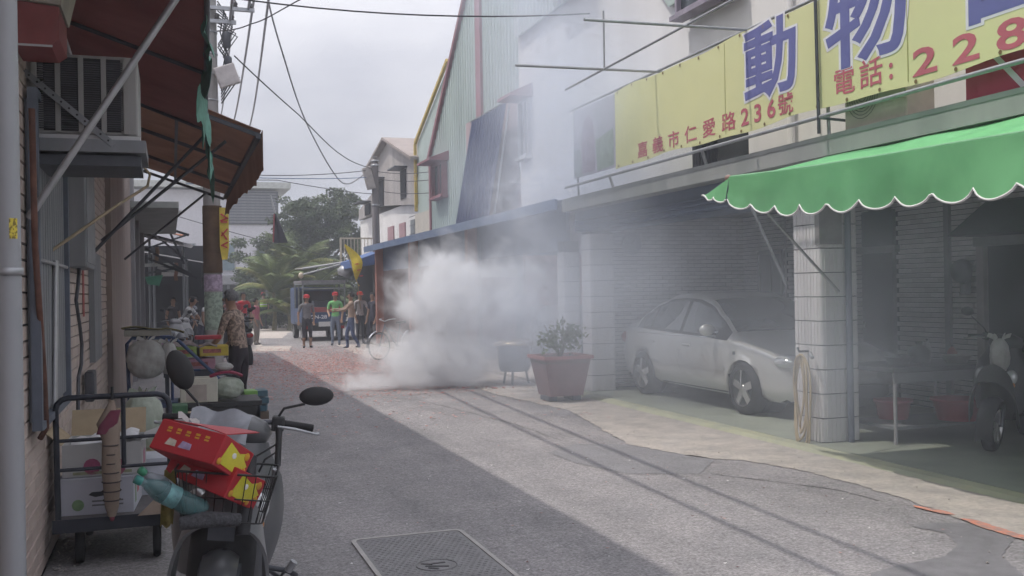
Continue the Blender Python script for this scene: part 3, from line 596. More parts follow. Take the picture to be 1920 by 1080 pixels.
M_ban = mat('yellow_green_vinyl', (.68, .68, .36), .5, var=.05, scale=.9, bump=.35, bscale=3, c2=(.62, .63, .34))
ban = thing('shop_banner', 'long yellow vinyl banner with blue and red Chinese characters above the garage', 'banner')
def bz(y): return .015*math.sin(y*2.3)+.01*math.sin(y*5)
def bx(y, z): return 5.742+.0012*math.sin(3.1*y+1.3*z)
BT = lambda y: 4.27+bz(y); BB = lambda y: 3.245+bz(y+1)
MB().grid(lambda u, v: (bx(12.15-8.75*u, v), 12.15-8.75*u, BB(12.15-8.75*u)+(BT(12.15-8.75*u)-BB(12.15-8.75*u))*v), 60, 5, .003).build('sheet', M_ban, ban)
M_pic = mat('faded_print', (.52, .52, .60), .6, var=.05, scale=3, c2=(.44, .47, .52))
pic = MB().grid(lambda u, v: (bx(13.6-1.445*u, v), 13.6-1.445*u, 3.26+1.0*v), 12, 5, .003).build('picture_panel', M_pic, ban)
for pl, c, n_ in (([(12.2, 3.3), (12.75, 3.28), (12.8, 3.72), (12.2, 3.8)], (.40, .48, .44), 'printed_meadow'), ([(13.3, 3.27), (13.58, 3.27), (13.58, 3.7), (13.3, 3.62)], (.42, .47, .50), 'printed_shrub'), ([(12.85, 3.3), (13.28, 3.3), (13.3, 3.75), (13.2, 4.05), (13.05, 4.12), (12.88, 4.0), (12.82, 3.7)], (.46, .43, .52), 'printed_figure')):
    MB().prism([(y, z) for y, z in pl], 'X', 5.7375, 5.7385).build(n_, mat(n_, c, .6, var=.1, scale=8), ban)
M_wht = mat('white_print', (.74, .74, .78), .6, var=.03); M_blu = mat('hazed_blue_print', (.14, .15, .37), .55, var=.04); M_red = mat('crimson_print', (.50, .13, .17), .55, var=.05)  # the blue is lightened, part of the haze is put into its colour
def put(ch, y, z, h, w, m, off=0., lift=0., outline=0.): return lettering(ch, h, m, ban, frame((5.7385-lift, y, z), (0, -1, 0), (0, 0, 1)), w, off, .0006, 'outline' if outline else 'lettering', outline)
for ch, y, w, z in (('動', 8.5, 1.2, 3.85), ('物', 7.06, 1.38, 3.87), ('醫', 5.5, 1.3, 3.87)):
    put(ch, y, z, .80, w, M_wht, 0, 0, .042); put(ch, y, z, .80, w, M_blu, 0, .0026); put(ch, y, z, .80, w, M_blu, 0, .0022, .019)
for i, ch in enumerate('嘉義市仁愛路'): put(ch, 11.34-.41*i, 3.37+.003*i, .21, 1.4, M_red, .0025)
for i, ch in enumerate('236'): put(ch, 8.97-.24*i, 3.385, .25, 1.25, M_red, .005)
put('號', 8.25, 3.385, .22, 1.2, M_red, .0025)
for i, ch in enumerate('電話'): put(ch, 7.36-.36*i, 3.42, .26, 1.2, M_red, .0025)
put(':', 6.75, 3.42, .27, 1, M_red, .006)
for i, ch in enumerate('2281'): put(ch, 6.36-.43*i, 3.385, .30, 1.9, M_red, .006)
eye = MB().lathe([(.018, -.004), (.012, -.006), (.008, -.004)], 8, (0, 0, 0), 'X').mesh('eyelet', mat('brass_eyelet', (.30, .22, .10), .5, .5))
for i in range(20): linked('eyelet', eye, ban, (5.74, 12.05-.43*i, BB(12.05-.43*i)+.025)); linked('eyelet', eye, ban, (5.74, 12.05-.43*i, BT(12.05-.43*i)-.025))
for yy in (9.35, 6.55): MB().box(5.7372, 5.7392, yy-.004, yy+.004, 3.27, 4.26).build('seam', mat('seam_yellow', (.50, .50, .20), .6), ban)  # seams are thin strips of a darker yellow
# behind the banner on the roof slab
uc = thing('outdoor_unit', 'beige outdoor air conditioning unit standing behind the banner', 'air conditioner', (6.0, 7.1, 3.012))
MB().bbox(-.15, .15, -.4, .4, 0, .58, .015).build('case', mat('beige_unit_case', (.52, .47, .40), .6, var=.08), uc)
q = MB(); [q.lathe([(.05+.03*k, -.006), (.056+.03*k, -.006)], 20, (-.157, .14, .28), 'X', cap=False) for k in range(6)]; q.build('fan_guard', M_dsteel, uc)
lt = thing('lattice_panel', 'crimson sign panel crossed by white diagonal lines above the green awning', 'sign', (5.9, 5.35, 3.014))
MB().box(0, .04, -1.0, .75, 0, .6).build('panel', mat('crimson_panel', (.50, .07, .12), .55, var=.06, scale=2), lt)
for y0 in (.55, -.05, -.6): MB().bar((-.006, y0+.2, .62), (-.006, y0-.38, .0), .004, .045).build('white_stripe', M_wht, lt)
oc = thing('cage_box', 'small dark wire cage on the roof slab under the banner', 'cage', (6.05, 10.0, 3.012))
q = MB()
for k in range(9): q.bar((-.2, -.3+.07*k, 0), (-.2, -.3+.07*k, .42), .012)
q.box(-.19, .2, -.3, .28, 0, .4); q.build('cage', M_dsteel, oc); MB().box(-.23, .23, -.34, .32, .422, .45).build('lid', M_alu, oc)
# ---- green scalloped awning
M_gaw = mat('green_canvas', (.27, .70, .33), .75, var=.1, scale=1.6, bump=.3, bscale=5, c2=(.20, .57, .26)); M_gedge = mat('white_binding', (.78, .77, .76), .7, var=.03)
translucent(M_gaw, .35)
ga = thing('green_awning', 'bright green canvas awning with white scalloped edge over the garage front', 'awning')
Y0, Y1 = 7.75, 3.0
def bar_p(u): y = Y0+(Y1-Y0)*u; return Vector((4.80, y, 2.60-.165*u-.012*math.sin(math.pi*u*2)))
def top_p(u): y = Y0-.02+(Y1-Y0)*u; return Vector((5.98, y+.0, 2.86))
def gsl(u, v):
    p = bar_p(u).lerp(top_p(u), v); return p+Vector((0, 0, -.025*math.sin(math.pi*v)*(1+.5*math.sin(6*u))+.03*mnoise.noise(Vector((u*9, v*2.5, 5)))*math.sin(math.pi*v)))
MB().grid(gsl, 64, 10, .004).build('canopy', M_gaw, ga)
MB().tube([tuple(bar_p(k/12)) for k in range(13)], .017, 8).build('front_bar', mat('green_bar', (.18, .42, .22), .5), ga)
MB().ell((4.8, Y0+.04, 2.6), (.03, .045, .03)).build('bar_end', mat('brown_cap', (.30, .2, .17), .6), ga)
SC = 4.75/13.2
def hang(s, v, drop):
    """valance: s metres along from the far end (negative = flared tip)"""
    u = max(0, s)/(Y0-Y1); p = bar_p(u); fl_ = .10*math.sin(2.1*s+.4)+.05*math.sin(5*s)
    if s < 0: p = p+Vector((.02, -s, .0)); 
    nz = mnoise.noise(Vector((s*2.1, v*1.2, 3.3))); n2 = mnoise.noise(Vector((s*6.5+v*2.5, v*1.7, 8.1)))
    return p+Vector((-.02+.045*nz*v-.01*v*fl_+.014*n2*v, .03*v+.02*nz*v, -drop*v*(1+.06*mnoise.noise(Vector((s*1.9, 0, 1))))))
def prof(s): t = (s/SC) % 1; return .27+.105*math.sqrt(max(0, 1-(2*t-1)**2))
q = MB(); qe = MB(); ns = 150; s0, s1 = -.0, Y0-Y1
cols_ = []
for i in range(ns+1):
    s = s0+(s1-s0)*i/ns; dmax = prof(s)*(.72+.28*min(1, (s-s0)/.9)); cols_.append([hang(s, v, dmax) for v in (0, .25, .5, .75, 1)])
nv = 5; vs = [p for c in cols_ for p in c]; q.add(vs, [(i*nv+j, i*nv+j+1, (i+1)*nv+j+1, (i+1)*nv+j) for i in range(ns) for j in range(nv-1)], True)
q.build('valance', M_gaw, ga)
# return of the valance round the far end
ee = []; n2 = 40
for i in range(n2+1):
    t = i/n2; p = Vector((4.78-.03*t, Y0+.0+.36*t, 2.595-.12*t)); dr_ = (.19*(1-t)+.035*math.sqrt(max(0, 1-(2*((t*2.0) % 1)-1)**2)))*min(1, (1-t)*4); ee.append([p+Vector((-.015*v, .04*v, -dr_*v)) for v in (0, .33, .66, 1)])
q = MB(); q.add([p for c in ee for p in c], [(i*4+j, i*4+j+1, (i+1)*4+j+1, (i+1)*4+j) for i in range(n2) for j in range(3)], True); q.build('end_valance', M_gaw, ga)
for pts, nm in (([c[-1] for c in cols_], 'binding'), ([c[-1] for c in ee], 'binding')): MB().tube([tuple(p) for p in pts], .0085, 6).build(nm, M_gedge, ga)
MB().tube([(6.06, 7.9, 1.55), (4.84, 7.7, 2.57)], .014, 8).build('arm', M_steel, ga); MB().tube([(6.06, 8.75, 1.62), (5.75, 8.9, 2.45)], .016, 8).build('brace', M_grey, ga)
# ================================================================ houses further along on the right
gc = thing('green_clad_house', 'tall pale green corrugated house with maroon trim behind the blue roof', 'house')
q = MB(); corr(q, (7.4, 28.4, 3.4), (0, -9.8, 0), (0, 0, 1), lambda t: min(11.6, 5.5+t*9.8*.92)-3.4, .22, .035); q.prism([(28.38, 3.4), (28.38, 5.45), (21.7, 11.5), (18.62, 11.5), (18.62, 3.4)], 'X', 7.41, 13); q.build('cladding', M_pgreen, gc)
MB().bar((7.33, 28.5, 5.45), (7.33, 21.6, 11.8), .1, .14).build('rake_trim', M_maroon, gc)
MB().box(7.3, 7.4, 23.1, 23.5, 5.7, 10.4).build('trim_strip', M_maroon, gc); MB().box(7.32, 7.4, 28.28, 28.42, 3.3, 5.5).build('corner_trim', M_maroon, gc)
window_unit(gc, 7.38, 26.5, 27.7, 4.3, 5.25, M_maroon, M_maroon, .18)
pa = thing('pink_annex', 'low faded pink annex wall between white house and green cladding', 'annex')
MB().box(7.0, 7.35, 18.37, 23.4, 3.05, 5.75).build('wall', mat('faded_pink_render', (.44, .33, .33), .9, var=.1, scale=1.5, streak=True), pa)
window_unit(pa, 7.0, 18.6, 19.4, 3.9, 5.0, M_alu, None, .07, 2)
bl = thing('blue_sheet_awning', 'steep dark blue corrugated sheet leaning against the pink annex', 'awning')
q = MB(); corr(q, (6.30, 22.1, 3.0), (0, -2.5, 0), (.46, 0, 2.55), None, .2, .035); q.build('sheet', mat('dark_blue_sheet', (.022, .036, .115), .9, 0, var=.12, scale=1.2, streak=True, spec=.1), bl)
MB().tube([(6.8, 19.5, 5.58), (6.4, 19.5, 3.1)], .02, 6).build('edge_tube', M_steel, bl); MB().bar((6.75, 22.15, 5.57), (6.75, 19.5, 5.57), .04).build('top_batten', M_dsteel, bl)
yh = thing('yellow_trim_house', 'narrow house with pale green gable, yellow edging and cream wall below', 'house')
MB().prism([(32.1, 3.0), (32.1, 6.55), (28.0, 8.35), (28.0, 3.9)], 'X', 7.9, 12).build('upper_wall', M_pgreen, yh)
MB().box(7.8, 11.9, 28.5, 32.2, 0, 4.2).build('lower_wall', mat('cream_render', (.62, .58, .50), .9, var=.08, streak=True), yh)
q = MB(); q.bar((7.84, 32.15, 6.58), (7.84, 28.0, 8.42), .09, .1); q.box(7.79, 7.88, 32.1, 32.2, 4.3, 6.55); q.build('yellow_edging', mat('yellow_edging', (.62, .45, .12), .6), yh)
g2 = thing('gable_house', 'grey and white gabled house with dark upper windows behind the far pole', 'house')
M_cem = mat('weathered_cement', (.40, .375, .36), .95, var=.14, scale=1.4, streak=True, c2=(.29, .27, .265))
MB().prism([(32.4, 0), (32.4, 4.75), (43.2, 4.75), (43.2, 0)], 'X', 8.0, 14).build('lower_wall', M_white, g2)
MB().prism([(32.35, 4.55), (32.35, 6.15), (36.4, 7.3), (39.4, 6.7), (39.4, 5.1)], 'X', 7.85, 14).build('gable_wall', M_cem, g2)
q = MB(); q.add([(7.6, 31.9, 6.1), (7.6, 36.4, 7.42), (14, 36.4, 7.42), (14, 31.9, 6.1), (7.6, 31.9, 6.0), (7.6, 36.4, 7.32), (14, 36.4, 7.32), (14, 31.9, 6.0)], [(0, 1, 2, 3), (7, 6, 5, 4), (0, 4, 5, 1), (2, 6, 7, 3), (3, 7, 4, 0)])
q.add([(7.6, 36.4, 7.42), (7.6, 40.2, 6.6), (14, 40.2, 6.6), (14, 36.4, 7.42), (7.6, 36.4, 7.32), (7.6, 40.2, 6.5), (14, 40.2, 6.5), (14, 36.4, 7.32)], [(0, 1, 2, 3), (7, 6, 5, 4), (0, 4, 5, 1), (2, 6, 7, 3)]); q.build('roof', mat('grey_brown_roof', (.36, .31, .29), .85, var=.12, scale=2), g2)
MB().prism([(39.45, 4.8), (39.45, 5.75), (43.0, 5.2), (43.0, 4.8)], 'X', 7.9, 13).build('annex_wall', M_cem, g2)
for y0, y1, z0, z1 in ((33.6, 34.4, 4.9, 5.9), (37.4, 38.3, 4.95, 5.95), (40.2, 41.2, 4.85, 5.3)):
    w = MB().box(7.82, 7.87, y0, y1, z0, z1).build('window', M_dark, g2); MB().box(7.4, 7.86, y0-.2, y1+.2, z1+.03, z1+.08).build('hood', M_dsteel, w)
for y0, y1, c in ((34.4, 35.3, 'pink_shutter'), (36.3, 37.3, 'pink_shutter'), (32.9, 33.5, 'grey_door_panel')):
    MB().box(7.95, 7.998, y0, y1, 3.1, 4.1).build('shutter', mat(c, (.45, .28, .30) if c[0] == 'p' else (.28, .30, .31), .7), g2)
q = MB(); [q.bar((7.9, 32.6+.0*k, 3.3+.3*k), (7.9, 33.4, 3.3+.3*k), .02) for k in range(4)]; q.build('grille', M_dsteel, g2)
q = MB(); q.bar((7.3, 32.5, 3.35), (7.3, 37.5, 3.35), .05); q.bar((7.3, 32.5, 3.15), (7.3, 37.5, 3.15), .04); [q.bar((7.3, 32.6+.8*k, 2.9), (7.3, 32.6+.8*k, 3.36), .03) for k in range(7)]; q.build('balcony_rail', mat('blue_rail', (.10, .16, .33), .5), g2)
p2_ = thing('far_pole', 'slim grey street pole with a tilted box in front of the gable house', 'utility pole', (6.7, 33.3, 0))
MB().tube([(0, 0, 0), (0, 0, 6.25)], [.15, .11], 14).build('shaft', mat('brown_grey_pole', (.22, .20, .20), .9, var=.1, streak=True), p2_)
q = MB(); q.bbox(-.16, .12, -.12, .12, -.38, .38, .03); q.xf(Matrix.Translation((-.22, -.1, 5.5)) @ Matrix.Rotation(R(-14), 4, 'Y')); q.build('box', mat('beige_box', (.42, .38, .36), .7), p2_)
for z in (6.1, 5.95, 4.6): MB().lathe([(.12, -.03), (.14, -.03), (.14, .03), (.12, .03)], 14, (0, 0, z), cap=False).build('band', M_steel, p2_)
bc = thing('window_cage', 'cream barred balcony cage beside the far pole', 'balcony', (6.2, 37.6, 2.75))
q = MB(); [q.bar((.0+.13*k, 0, 0), (.13*k, 0, .95), .025) for k in range(11)]; q.build('bars', mat('cream_bars', (.55, .50, .40), .7), bc)
q = MB(); q.bar((-.03, 0, .95), (1.35, 0, .95), .06); q.bar((-.03, 0, .02), (1.35, 0, .02), .06); q.bar((0, 0, 0), (0, 0, .95), .07); q.build('frame', mat('cream_bars', (.55, .50, .40), .7), bc); MB().box(-.1, 1.5, .0, .9, -.1, -.02).build('floor', M_slab, bc)
fs = thing('corner_shop', 'small corner shop with tiled pillar, blue awning and folding canopy beside the truck', 'shop')
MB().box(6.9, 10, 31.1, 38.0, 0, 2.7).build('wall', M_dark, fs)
column(6.3, 6.62, 31.05, 31.35, 2.5, fs, 'tiled_pillar')
MB().prism([(6.9, 3.1), (5.75, 2.7), (5.75, 2.45), (6.9, 2.6)], 'Y', 31.0, 35).build('blue_awning', mat('blue_canvas', (.08, .14, .32), .7, var=.1), fs)
q = MB(); tarp(q, (4.45, 35.2, 2.50), (6.9, 35.2, 2.86), (6.9, 37.6, 2.9), (4.45, 37.6, 2.55), .02, 6, 6); q.build('canopy', mat('grey_canvas', (.30, .28, .27), .8), fs)
MB().tube([(4.45, 35.2, 2.5), (6.9, 35.2, 2.86)], .035, 8).build('canopy_bar', M_alu, fs); MB().tube([(4.4, 35.15, 2.28), (6.2, 35.15, 2.75)], .03, 8).build('canopy_arm', M_alu, fs); MB().ell((4.38, 35.15, 2.26), (.09, .09, .11)).build('lamp', mat('cream_lamp', (.6, .5, .38), .5), fs)
MB().lathe([(.02, 0), (.3, .12), (.33, .3), (.2, .42), (.02, .46)], 14, (5.9, 34.6, 2.15)).build('dish_lamp', M_alu, fs)
MB().box(6.2, 6.88, 30.9, 30.95, 2.45, 3.15).build('sign_panel', mat('blue_white_panel', (.40, .42, .52), .7, var=.2, scale=6, c2=(.10, .15, .33), lo=.45, hi=.55), fs)
# ================================================================ far white building across the crossing
fb = thing('far_building', 'white three-storey building across the far crossing with grey louvred top floor', 'building')
MB().box(-7, 6.2, 60, 72, 0, 7.75).build('wall', mat('white_paint_far', (.66, .65, .68), .9, var=.05), fb)
MB().box(-7.1, 6.9, 59.4, 72, 7.85, 8.2).build('roof_edge', mat('pale_roof_edge', (.60, .62, .58), .8), fb)
lv = MB().box(3.3, 6.21, 59.9, 59.998, 5.75, 7.7).build('louvre_bay', mat('dark_louvre_back', (.13, .135, .15), .7), fb)
slm = MB().box(3.4, 6.1, 59.84, 59.895, 0, .1).mesh('slat', mat('grey_slat', (.24, .25, .27), .7))
for k in range(11): linked('slat', slm, lv, (0, 0, 5.85+.165*k))
for x0, x1 in ((2.85, 3.7), (.6, 1.5), (4.9, 6.0)):
    w = MB().box(x0, x1, 59.93, 59.998, 3.0, 4.65).build('window', M_alu, fb)
    MB().box(x0+.06, x1-.06, 59.92, 59.928, 3.06, 3.8).build('pane', mat('blue_pane', (.20, .27, .30), .15), w); MB().box(x0+.06, x1-.06, 59.92, 59.928, 3.86, 4.59).build('pane', mat('blue_pane', (.20, .27, .30), .15), w)
MB().box(-7, 6.4, 59.2, 59.99, 2.25, 2.75).build('ledge', mat('grey_ledge', (.33, .33, .35), .8), fb)
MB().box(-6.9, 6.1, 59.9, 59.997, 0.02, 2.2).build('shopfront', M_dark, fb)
for k in range(5): MB().box(1.0+k*1.1, 1.15+k*1.1, 59.8, 59.9, .02, 2.2).build('post', M_grey, fb)
# dark flag on a slanted staff
df = thing('dark_flag', 'black and maroon pennant hanging from a slanted cable across the lane', 'flag', (3.62, 35, -.45))
MB().tube([(-.25, 0, 5.5), (-.1, 0, 4.9)], .03, 6).build('staff', M_steel, df)
MB().grid(lambda u, v: (-.12+(.05+.42*v)*u-.04*v, .06*math.sin(5*u), 4.85-1.0*v), 6, 6, .01).build('cloth', mat('black_cloth', (.03, .025, .04), .9), df)
MB().grid(lambda u, v: (-.16+.05*u-.05*v, -.01, 4.85-.98*v), 2, 4, .01).build('red_edge', mat('maroon_cloth', (.28, .06, .07), .9), df)
# ================================================================ vegetation
M_leafs = [mat('leaf_dark', (.07, .105, .045), .6, var=.3, scale=1.2), mat('leaf_mid', (.105, .15, .06), .6, var=.3, scale=1.2), mat('leaf_light', (.16, .21, .085), .6, var=.3, scale=1.2)]
M_bark = mat('bark', (.16, .13, .10), .95, var=.2, scale=5, bump=.5, bscale=14)
def leaves(q, c, r, n, size, rg):
    for _ in range(n):
        d = Vector((rg.gauss(0, 1), rg.gauss(0, 1), rg.gauss(0, 1))).normalized()*(rg.random()**.45)
        p = Vector(c)+Vector((d.x*r[0], d.y*r[1], d.z*r[2])); a = Vector((rg.uniform(-1, 1), rg.uniform(-1, 1), rg.uniform(-.7, .7))).normalized(); b = a.cross(Vector((rg.uniform(-1, 1), rg.uniform(-1, 1), rg.uniform(-1, 1)))).normalized()
        s = size*rg.uniform(.6, 1.4); q.add([p-a*s, p+b*s*.45, p+a*s, p-b*s*.45], [(0, 1, 2, 3)])
def tree(name, label, loc, clumps, trunk, n, size, seed, mats=M_leafs):
    rg = random.Random(seed); t = thing(name, label, 'tree', loc); qs = [MB(), MB(), MB()]
    for c, r in clumps:
        k = rg.choice((0, 0, 1, 1, 2))
        for j in range(6):
            cc = Vector(c)+Vector((rg.uniform(-1, 1)*r[0]*.75, rg.uniform(-1, 1)*r[1]*.75, rg.uniform(-.8, .9)*r[2])); kk = min(2, max(0, k+rg.choice((-1, 0, 0, 1))))
            leaves(qs[kk], cc, (r[0]*.5, r[1]*.5, r[2]*.38), n//6, size, rg)
    for q, m in zip(qs, mats):
        if q.v: q.build('crown', m, t)
    q = MB(); q.tube([(0, 0, 0), (.1, 0, trunk*.5), (0, .1, trunk)], [.24, .19, .15], 10)
    for c, r in clumps[:9]: q.tube([(0, .1, trunk*.9), Vector((0, .1, trunk)).lerp(Vector(c), .5)+Vector((0, 0, .1)), c], [.11, .07, .025], 6)
    q.build('trunk', M_bark, t); return t
rg = random.Random(3); CL = []
for k in range(64):
    a = rg.uniform(0, 6.28); rr = rg.uniform(.2, 1)**.6; z = rg.uniform(1.2, 6.3); w = 2.5*math.sqrt(max(.15, 1-((z-3.7)/3.1)**2))
    CL.append(((math.cos(a)*rr*w, math.sin(a)*rr*1.8, z), (rg.uniform(.7, 1.05),)*2+(rg.uniform(.5, .8),)))
tree('broadleaf_tree', 'big rounded dark green tree rising behind the truck', (7.2, 51, 0), CL, 2.4, 780, .085, 5)
CL2 = [((x, y, z), (.8, .8, .6)) for x, y, z in ((-.6, 0, 2.6), (.4, .2, 3.1), (.9, -.1, 2.3), (-1, .1, 1.8), (.2, -.2, 1.7), (1.3, .2, 1.6))]
tree('small_tree', 'lower dark tree filling the gap right of the palm', (6.6, 47.5, 0), CL2, 1.4, 900, .08, 8)
tree('small_tree', 'dim leafy tree at the left end of the far hedge', (4.6, 53, 0), [((x, y, z), (.9, .8, .7)) for x, y, z in ((-.8, 0, 3.8), (.3, 0, 4.4), (.8, 0, 3.4), (0, 0, 2.6), (-.9, 0, 2.4))], 2, 900, .085, 9)
bs = MB(); bs2 = MB(); rg = random.Random(21)
for k in range(44): leaves(bs if rg.random() < .7 else bs2, (rg.uniform(3.4, 9.5), rg.uniform(47.6, 49.5), rg.uniform(.3, 1.7)), (.7, .5, .55), 420, .085, rg)
hg = thing('hedge', 'dark dense hedge below the palm and big tree', 'hedge'); bs.build('foliage', M_leafs[0], hg); bs2.build('sprays', M_leafs[1], hg)
M_pf = [mat('palm_leaf', (.19, .25, .085), .5, var=.25, scale=1), mat('palm_leaf_yellow', (.30, .31, .10), .5, var=.25, scale=1)]
def palm(label, loc, h, n, L, seed):
    rg = random.Random(seed); t = thing('palm', label, 'palm', loc, group='palms at the crossing')
    q = MB(); q.tube([(0, 0, 0), (.05, 0, h*.5), (0, 0, h)], [.11, .08, .07], 8); q.build('trunk', mat('palm_stem', (.22, .2, .11), .8, var=.2), t); qs = [MB(), MB()]
    for k in range(n):
        a = 2*math.pi*k/n+rg.uniform(-.3, .3); el = rg.uniform(.5, 1.35); q = qs[rg.random() < .35]; P = []; p = Vector((0, 0, h)); d = Vector((math.cos(a)*math.cos(el), math.sin(a)*math.cos(el), math.sin(el)))
        for s in range(11): P.append(p.copy()); p += d*L/10; d = (d+Vector((0, 0, -.15))).normalized()
        q.tube([tuple(x) for x in P], [.018-.0014*i for i in range(11)], 4)
        for s in range(1, 11):
            for sub in (0, .33, .66):
                b = P[s-1].lerp(P[s], sub); dd = (P[s]-P[s-1]).normalized(); sd_ = dd.cross(Vector((0, 0, 1))).normalized()
                ll = L*.26*math.sin(math.pi*(s+1)/13)
                for sg in (-1, 1):
                    tip = b+sd_*sg*ll+dd*ll*.7+Vector((0, 0, -ll*.35)); w = dd*.034; q.add([b-w, b+w, tip], [(0, 1, 2)])
    for q, m in zip(qs, M_pf):
        if q.v: q.build('frond', m, t)
    return t
palm('tallest feathery palm in front of the big tree', (5.4, 46, 0), 2.3, 26, 2.6, 1); palm('left feathery palm drooping in front of the white building', (4.4, 45, 0), 1.7, 22, 2.2, 2); palm('right low palm beside the truck canopy', (6.3, 46.5, 0), 1.2, 20, 2.1, 3); palm('short yellowish palm at the foot of the palm clump', (5.0, 44.6, 0), .7, 20, 1.8, 4)
# ================================================================ market sheds at the left of the crossing
ms = thing('market_shed', 'dim market shed with patched sheet roofs left of the utility pole', 'market shed')
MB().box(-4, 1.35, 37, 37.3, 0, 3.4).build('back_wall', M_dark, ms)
q = MB(); tarp(q, (-2, 30.2, 3.1), (1.15, 30.2, 2.55), (1.25, 36.5, 2.8), (-2, 36.5, 3.4), .05); q.build('roof', mat('grey_sheet_roof', (.12, .115, .12), .7, var=.15), ms)
q = MB(); tarp(q, (-1.6, 29.2, 3.75), (.45, 29.2, 3.3), (.45, 31.8, 3.5), (-1.6, 31.8, 3.9), .05); q.build('orange_tarpaulin', mat('orange_brown_tarp', (.36, .13, .06), .8, var=.15), ms)
for x, y, z in ((-.5, 29.4, 3.3), (.4, 29.4, 3.1), (.5, 30.4, 2.7), (-.4, 30.4, 2.9)): MB().tube([(x, y, 0), (x, y, z)], .035, 8).build('post', M_grey, ms)
for a, b in (((-.6, 29.25, 3.55), (.5, 29.25, 2.6)), ((-.7, 29.2, 2.9), (.55, 29.2, 3.35)), ((-.7, 30.1, 2.6), (.6, 30.1, 2.3)), ((-.6, 29.0, 2.25), (.3, 29.0, 2.4))): MB().bar(a, b, .05).build('batten', M_dsteel, ms)
for a, b in (((-.5, 29.1, 4.2), (.35, 29.1, 3.95)), ((-.3, 29.9, 2.45), (.55, 29.9, 2.2)), ((-.65, 29.05, 2.48), (.15, 29.05, 2.5))): MB().bar(a, b, .02, .09).build('pale_edging', mat('pale_sheet_edge', (.6, .6, .58), .6), ms)
MB().prism([(-.62, 2.15), (-.15, 2.2), (-.25, 1.9), (-.55, 1.95)], 'Y', 28.6, 28.75).build('green_lamp_shade', mat('green_plastic', (.10, .36, .22), .5), ms)
MB().box(-.95, -.62, 28.6, 28.9, 1.15, 2.9).build('white_notice', mat('grimy_white', (.45, .44, .45), .8, var=.2, scale=9), ms)
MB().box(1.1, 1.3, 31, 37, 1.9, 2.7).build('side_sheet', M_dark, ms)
MB().box(-.5, 1.0, 32.5, 33, .0, .8).build('counter', M_dsteel, ms)
q = MB(); tarp(q, (-.9, 28.9, 3.35), (.6, 28.9, 2.95), (.7, 30.0, 3.1), (-.9, 30.0, 3.5), .03); q.build('patched_sheet', mat('dark_sheet', (.10, .095, .10), .7, var=.2), ms)
for a, b in (((-.7, 28.95, 3.0), (.6, 28.95, 2.2)), ((-.6, 29.0, 2.7), (.75, 29.0, 2.1)), ((-.3, 28.9, 3.6), (.55, 28.9, 3.3)), ((.0, 28.8, 3.5), (.4, 28.8, 2.5))): MB().bar(a, b, .06).build('batten', M_dark, ms)
MB().box(-.2, .5, 30.6, 30.7, 2.2, 2.32).build('white_beam', M_white, ms)
for x, z, c in ((-.35, 3.0, (.32, .2, .13)), (.15, 2.55, (.28, .14, .10))): MB().grid(lambda u, v: (x+.1*u+.02*math.sin(6*v), 29.3, z-.5*v), 3, 4, .01).build('hanging_rag', mat('rag_%d' % int(z*10), c, .9), ms)
# ================================================================ silver saloon car
def lerp_tab(T, y):
    if y <= T[0][0]: return T[0][1]
    for (a, va), (b, vb) in zip(T, T[1:]):
        if y <= b: t = (y-a)/(b-a); t = t*t*(3-2*t)*.35+t*.65; return va+(vb-va)*t
    return T[-1][1]
M_paint = mat('silver_beige_paint', (.56, .56, .54), .28, .35, var=.03, scale=1, coat=.6, spec=.6)
M_cglass = mat('car_glass', (.045, .055, .06), .03, var=.02, spec=1.); M_tyre = mat('tyre_rubber', (.022, .022, .024), .85, var=.1); M_rim = mat('alloy_rim', (.55, .55, .54), .3, .8, var=.05)
M_chrome = mat('chrome_trim', (.7, .7, .7), .15, 1., var=.02); M_blackp = mat('black_plastic', (.03, .03, .032), .55, var=.1); M_lens = mat('clear_lens', (.62, .64, .66), .08, .4, var=.05)
car = thing('parked_car', 'silver saloon car parked in the tiled garage, nose towards the lane', 'car', (7.47, 11.84, .045), R(.2)); car.scale = (1.03, 1.03, 1.02)
ZT = [(-2.24, .52), (-2.18, .64), (-2.0, .735), (-1.6, .84), (-1.12, .935), (-1.0, .965), (-.62, 1.19), (-.28, 1.385), (.0, 1.455), (.35, 1.475), (.75, 1.455), (1.12, 1.36), (1.5, 1.16), (1.72, 1.045), (1.95, 1.03), (2.12, .985), (2.2, .80), (2.24, .62)]
ZB = [(-2.24, .50), (-2.0, .69), (-1.6, .79), (-1.1, .865), (0, .91), (1.6, .965), (2.1, .93), (2.24, .6)]
WW = [(-2.24, .50), (-2.18, .64), (-2.05, .74), (-1.8, .81), (-1.3, .848), (-.6, .852), (.8, .852), (1.4, .845), (1.8, .81), (2.1, .74), (2.2, .66), (2.24, .55)]
ZS = [(-2.24, .40), (-2.15, .24), (-1.9, .19), (1.9, .22), (2.15, .30), (2.24, .45)]
AX = (-1.30, 1.30); AR = .355
def arch(y):
    z = 0
    for a in AX:
        d = abs(y-a)
        if d < AR: z = max(z, .30+math.sqrt(AR*AR-d*d))
    return z
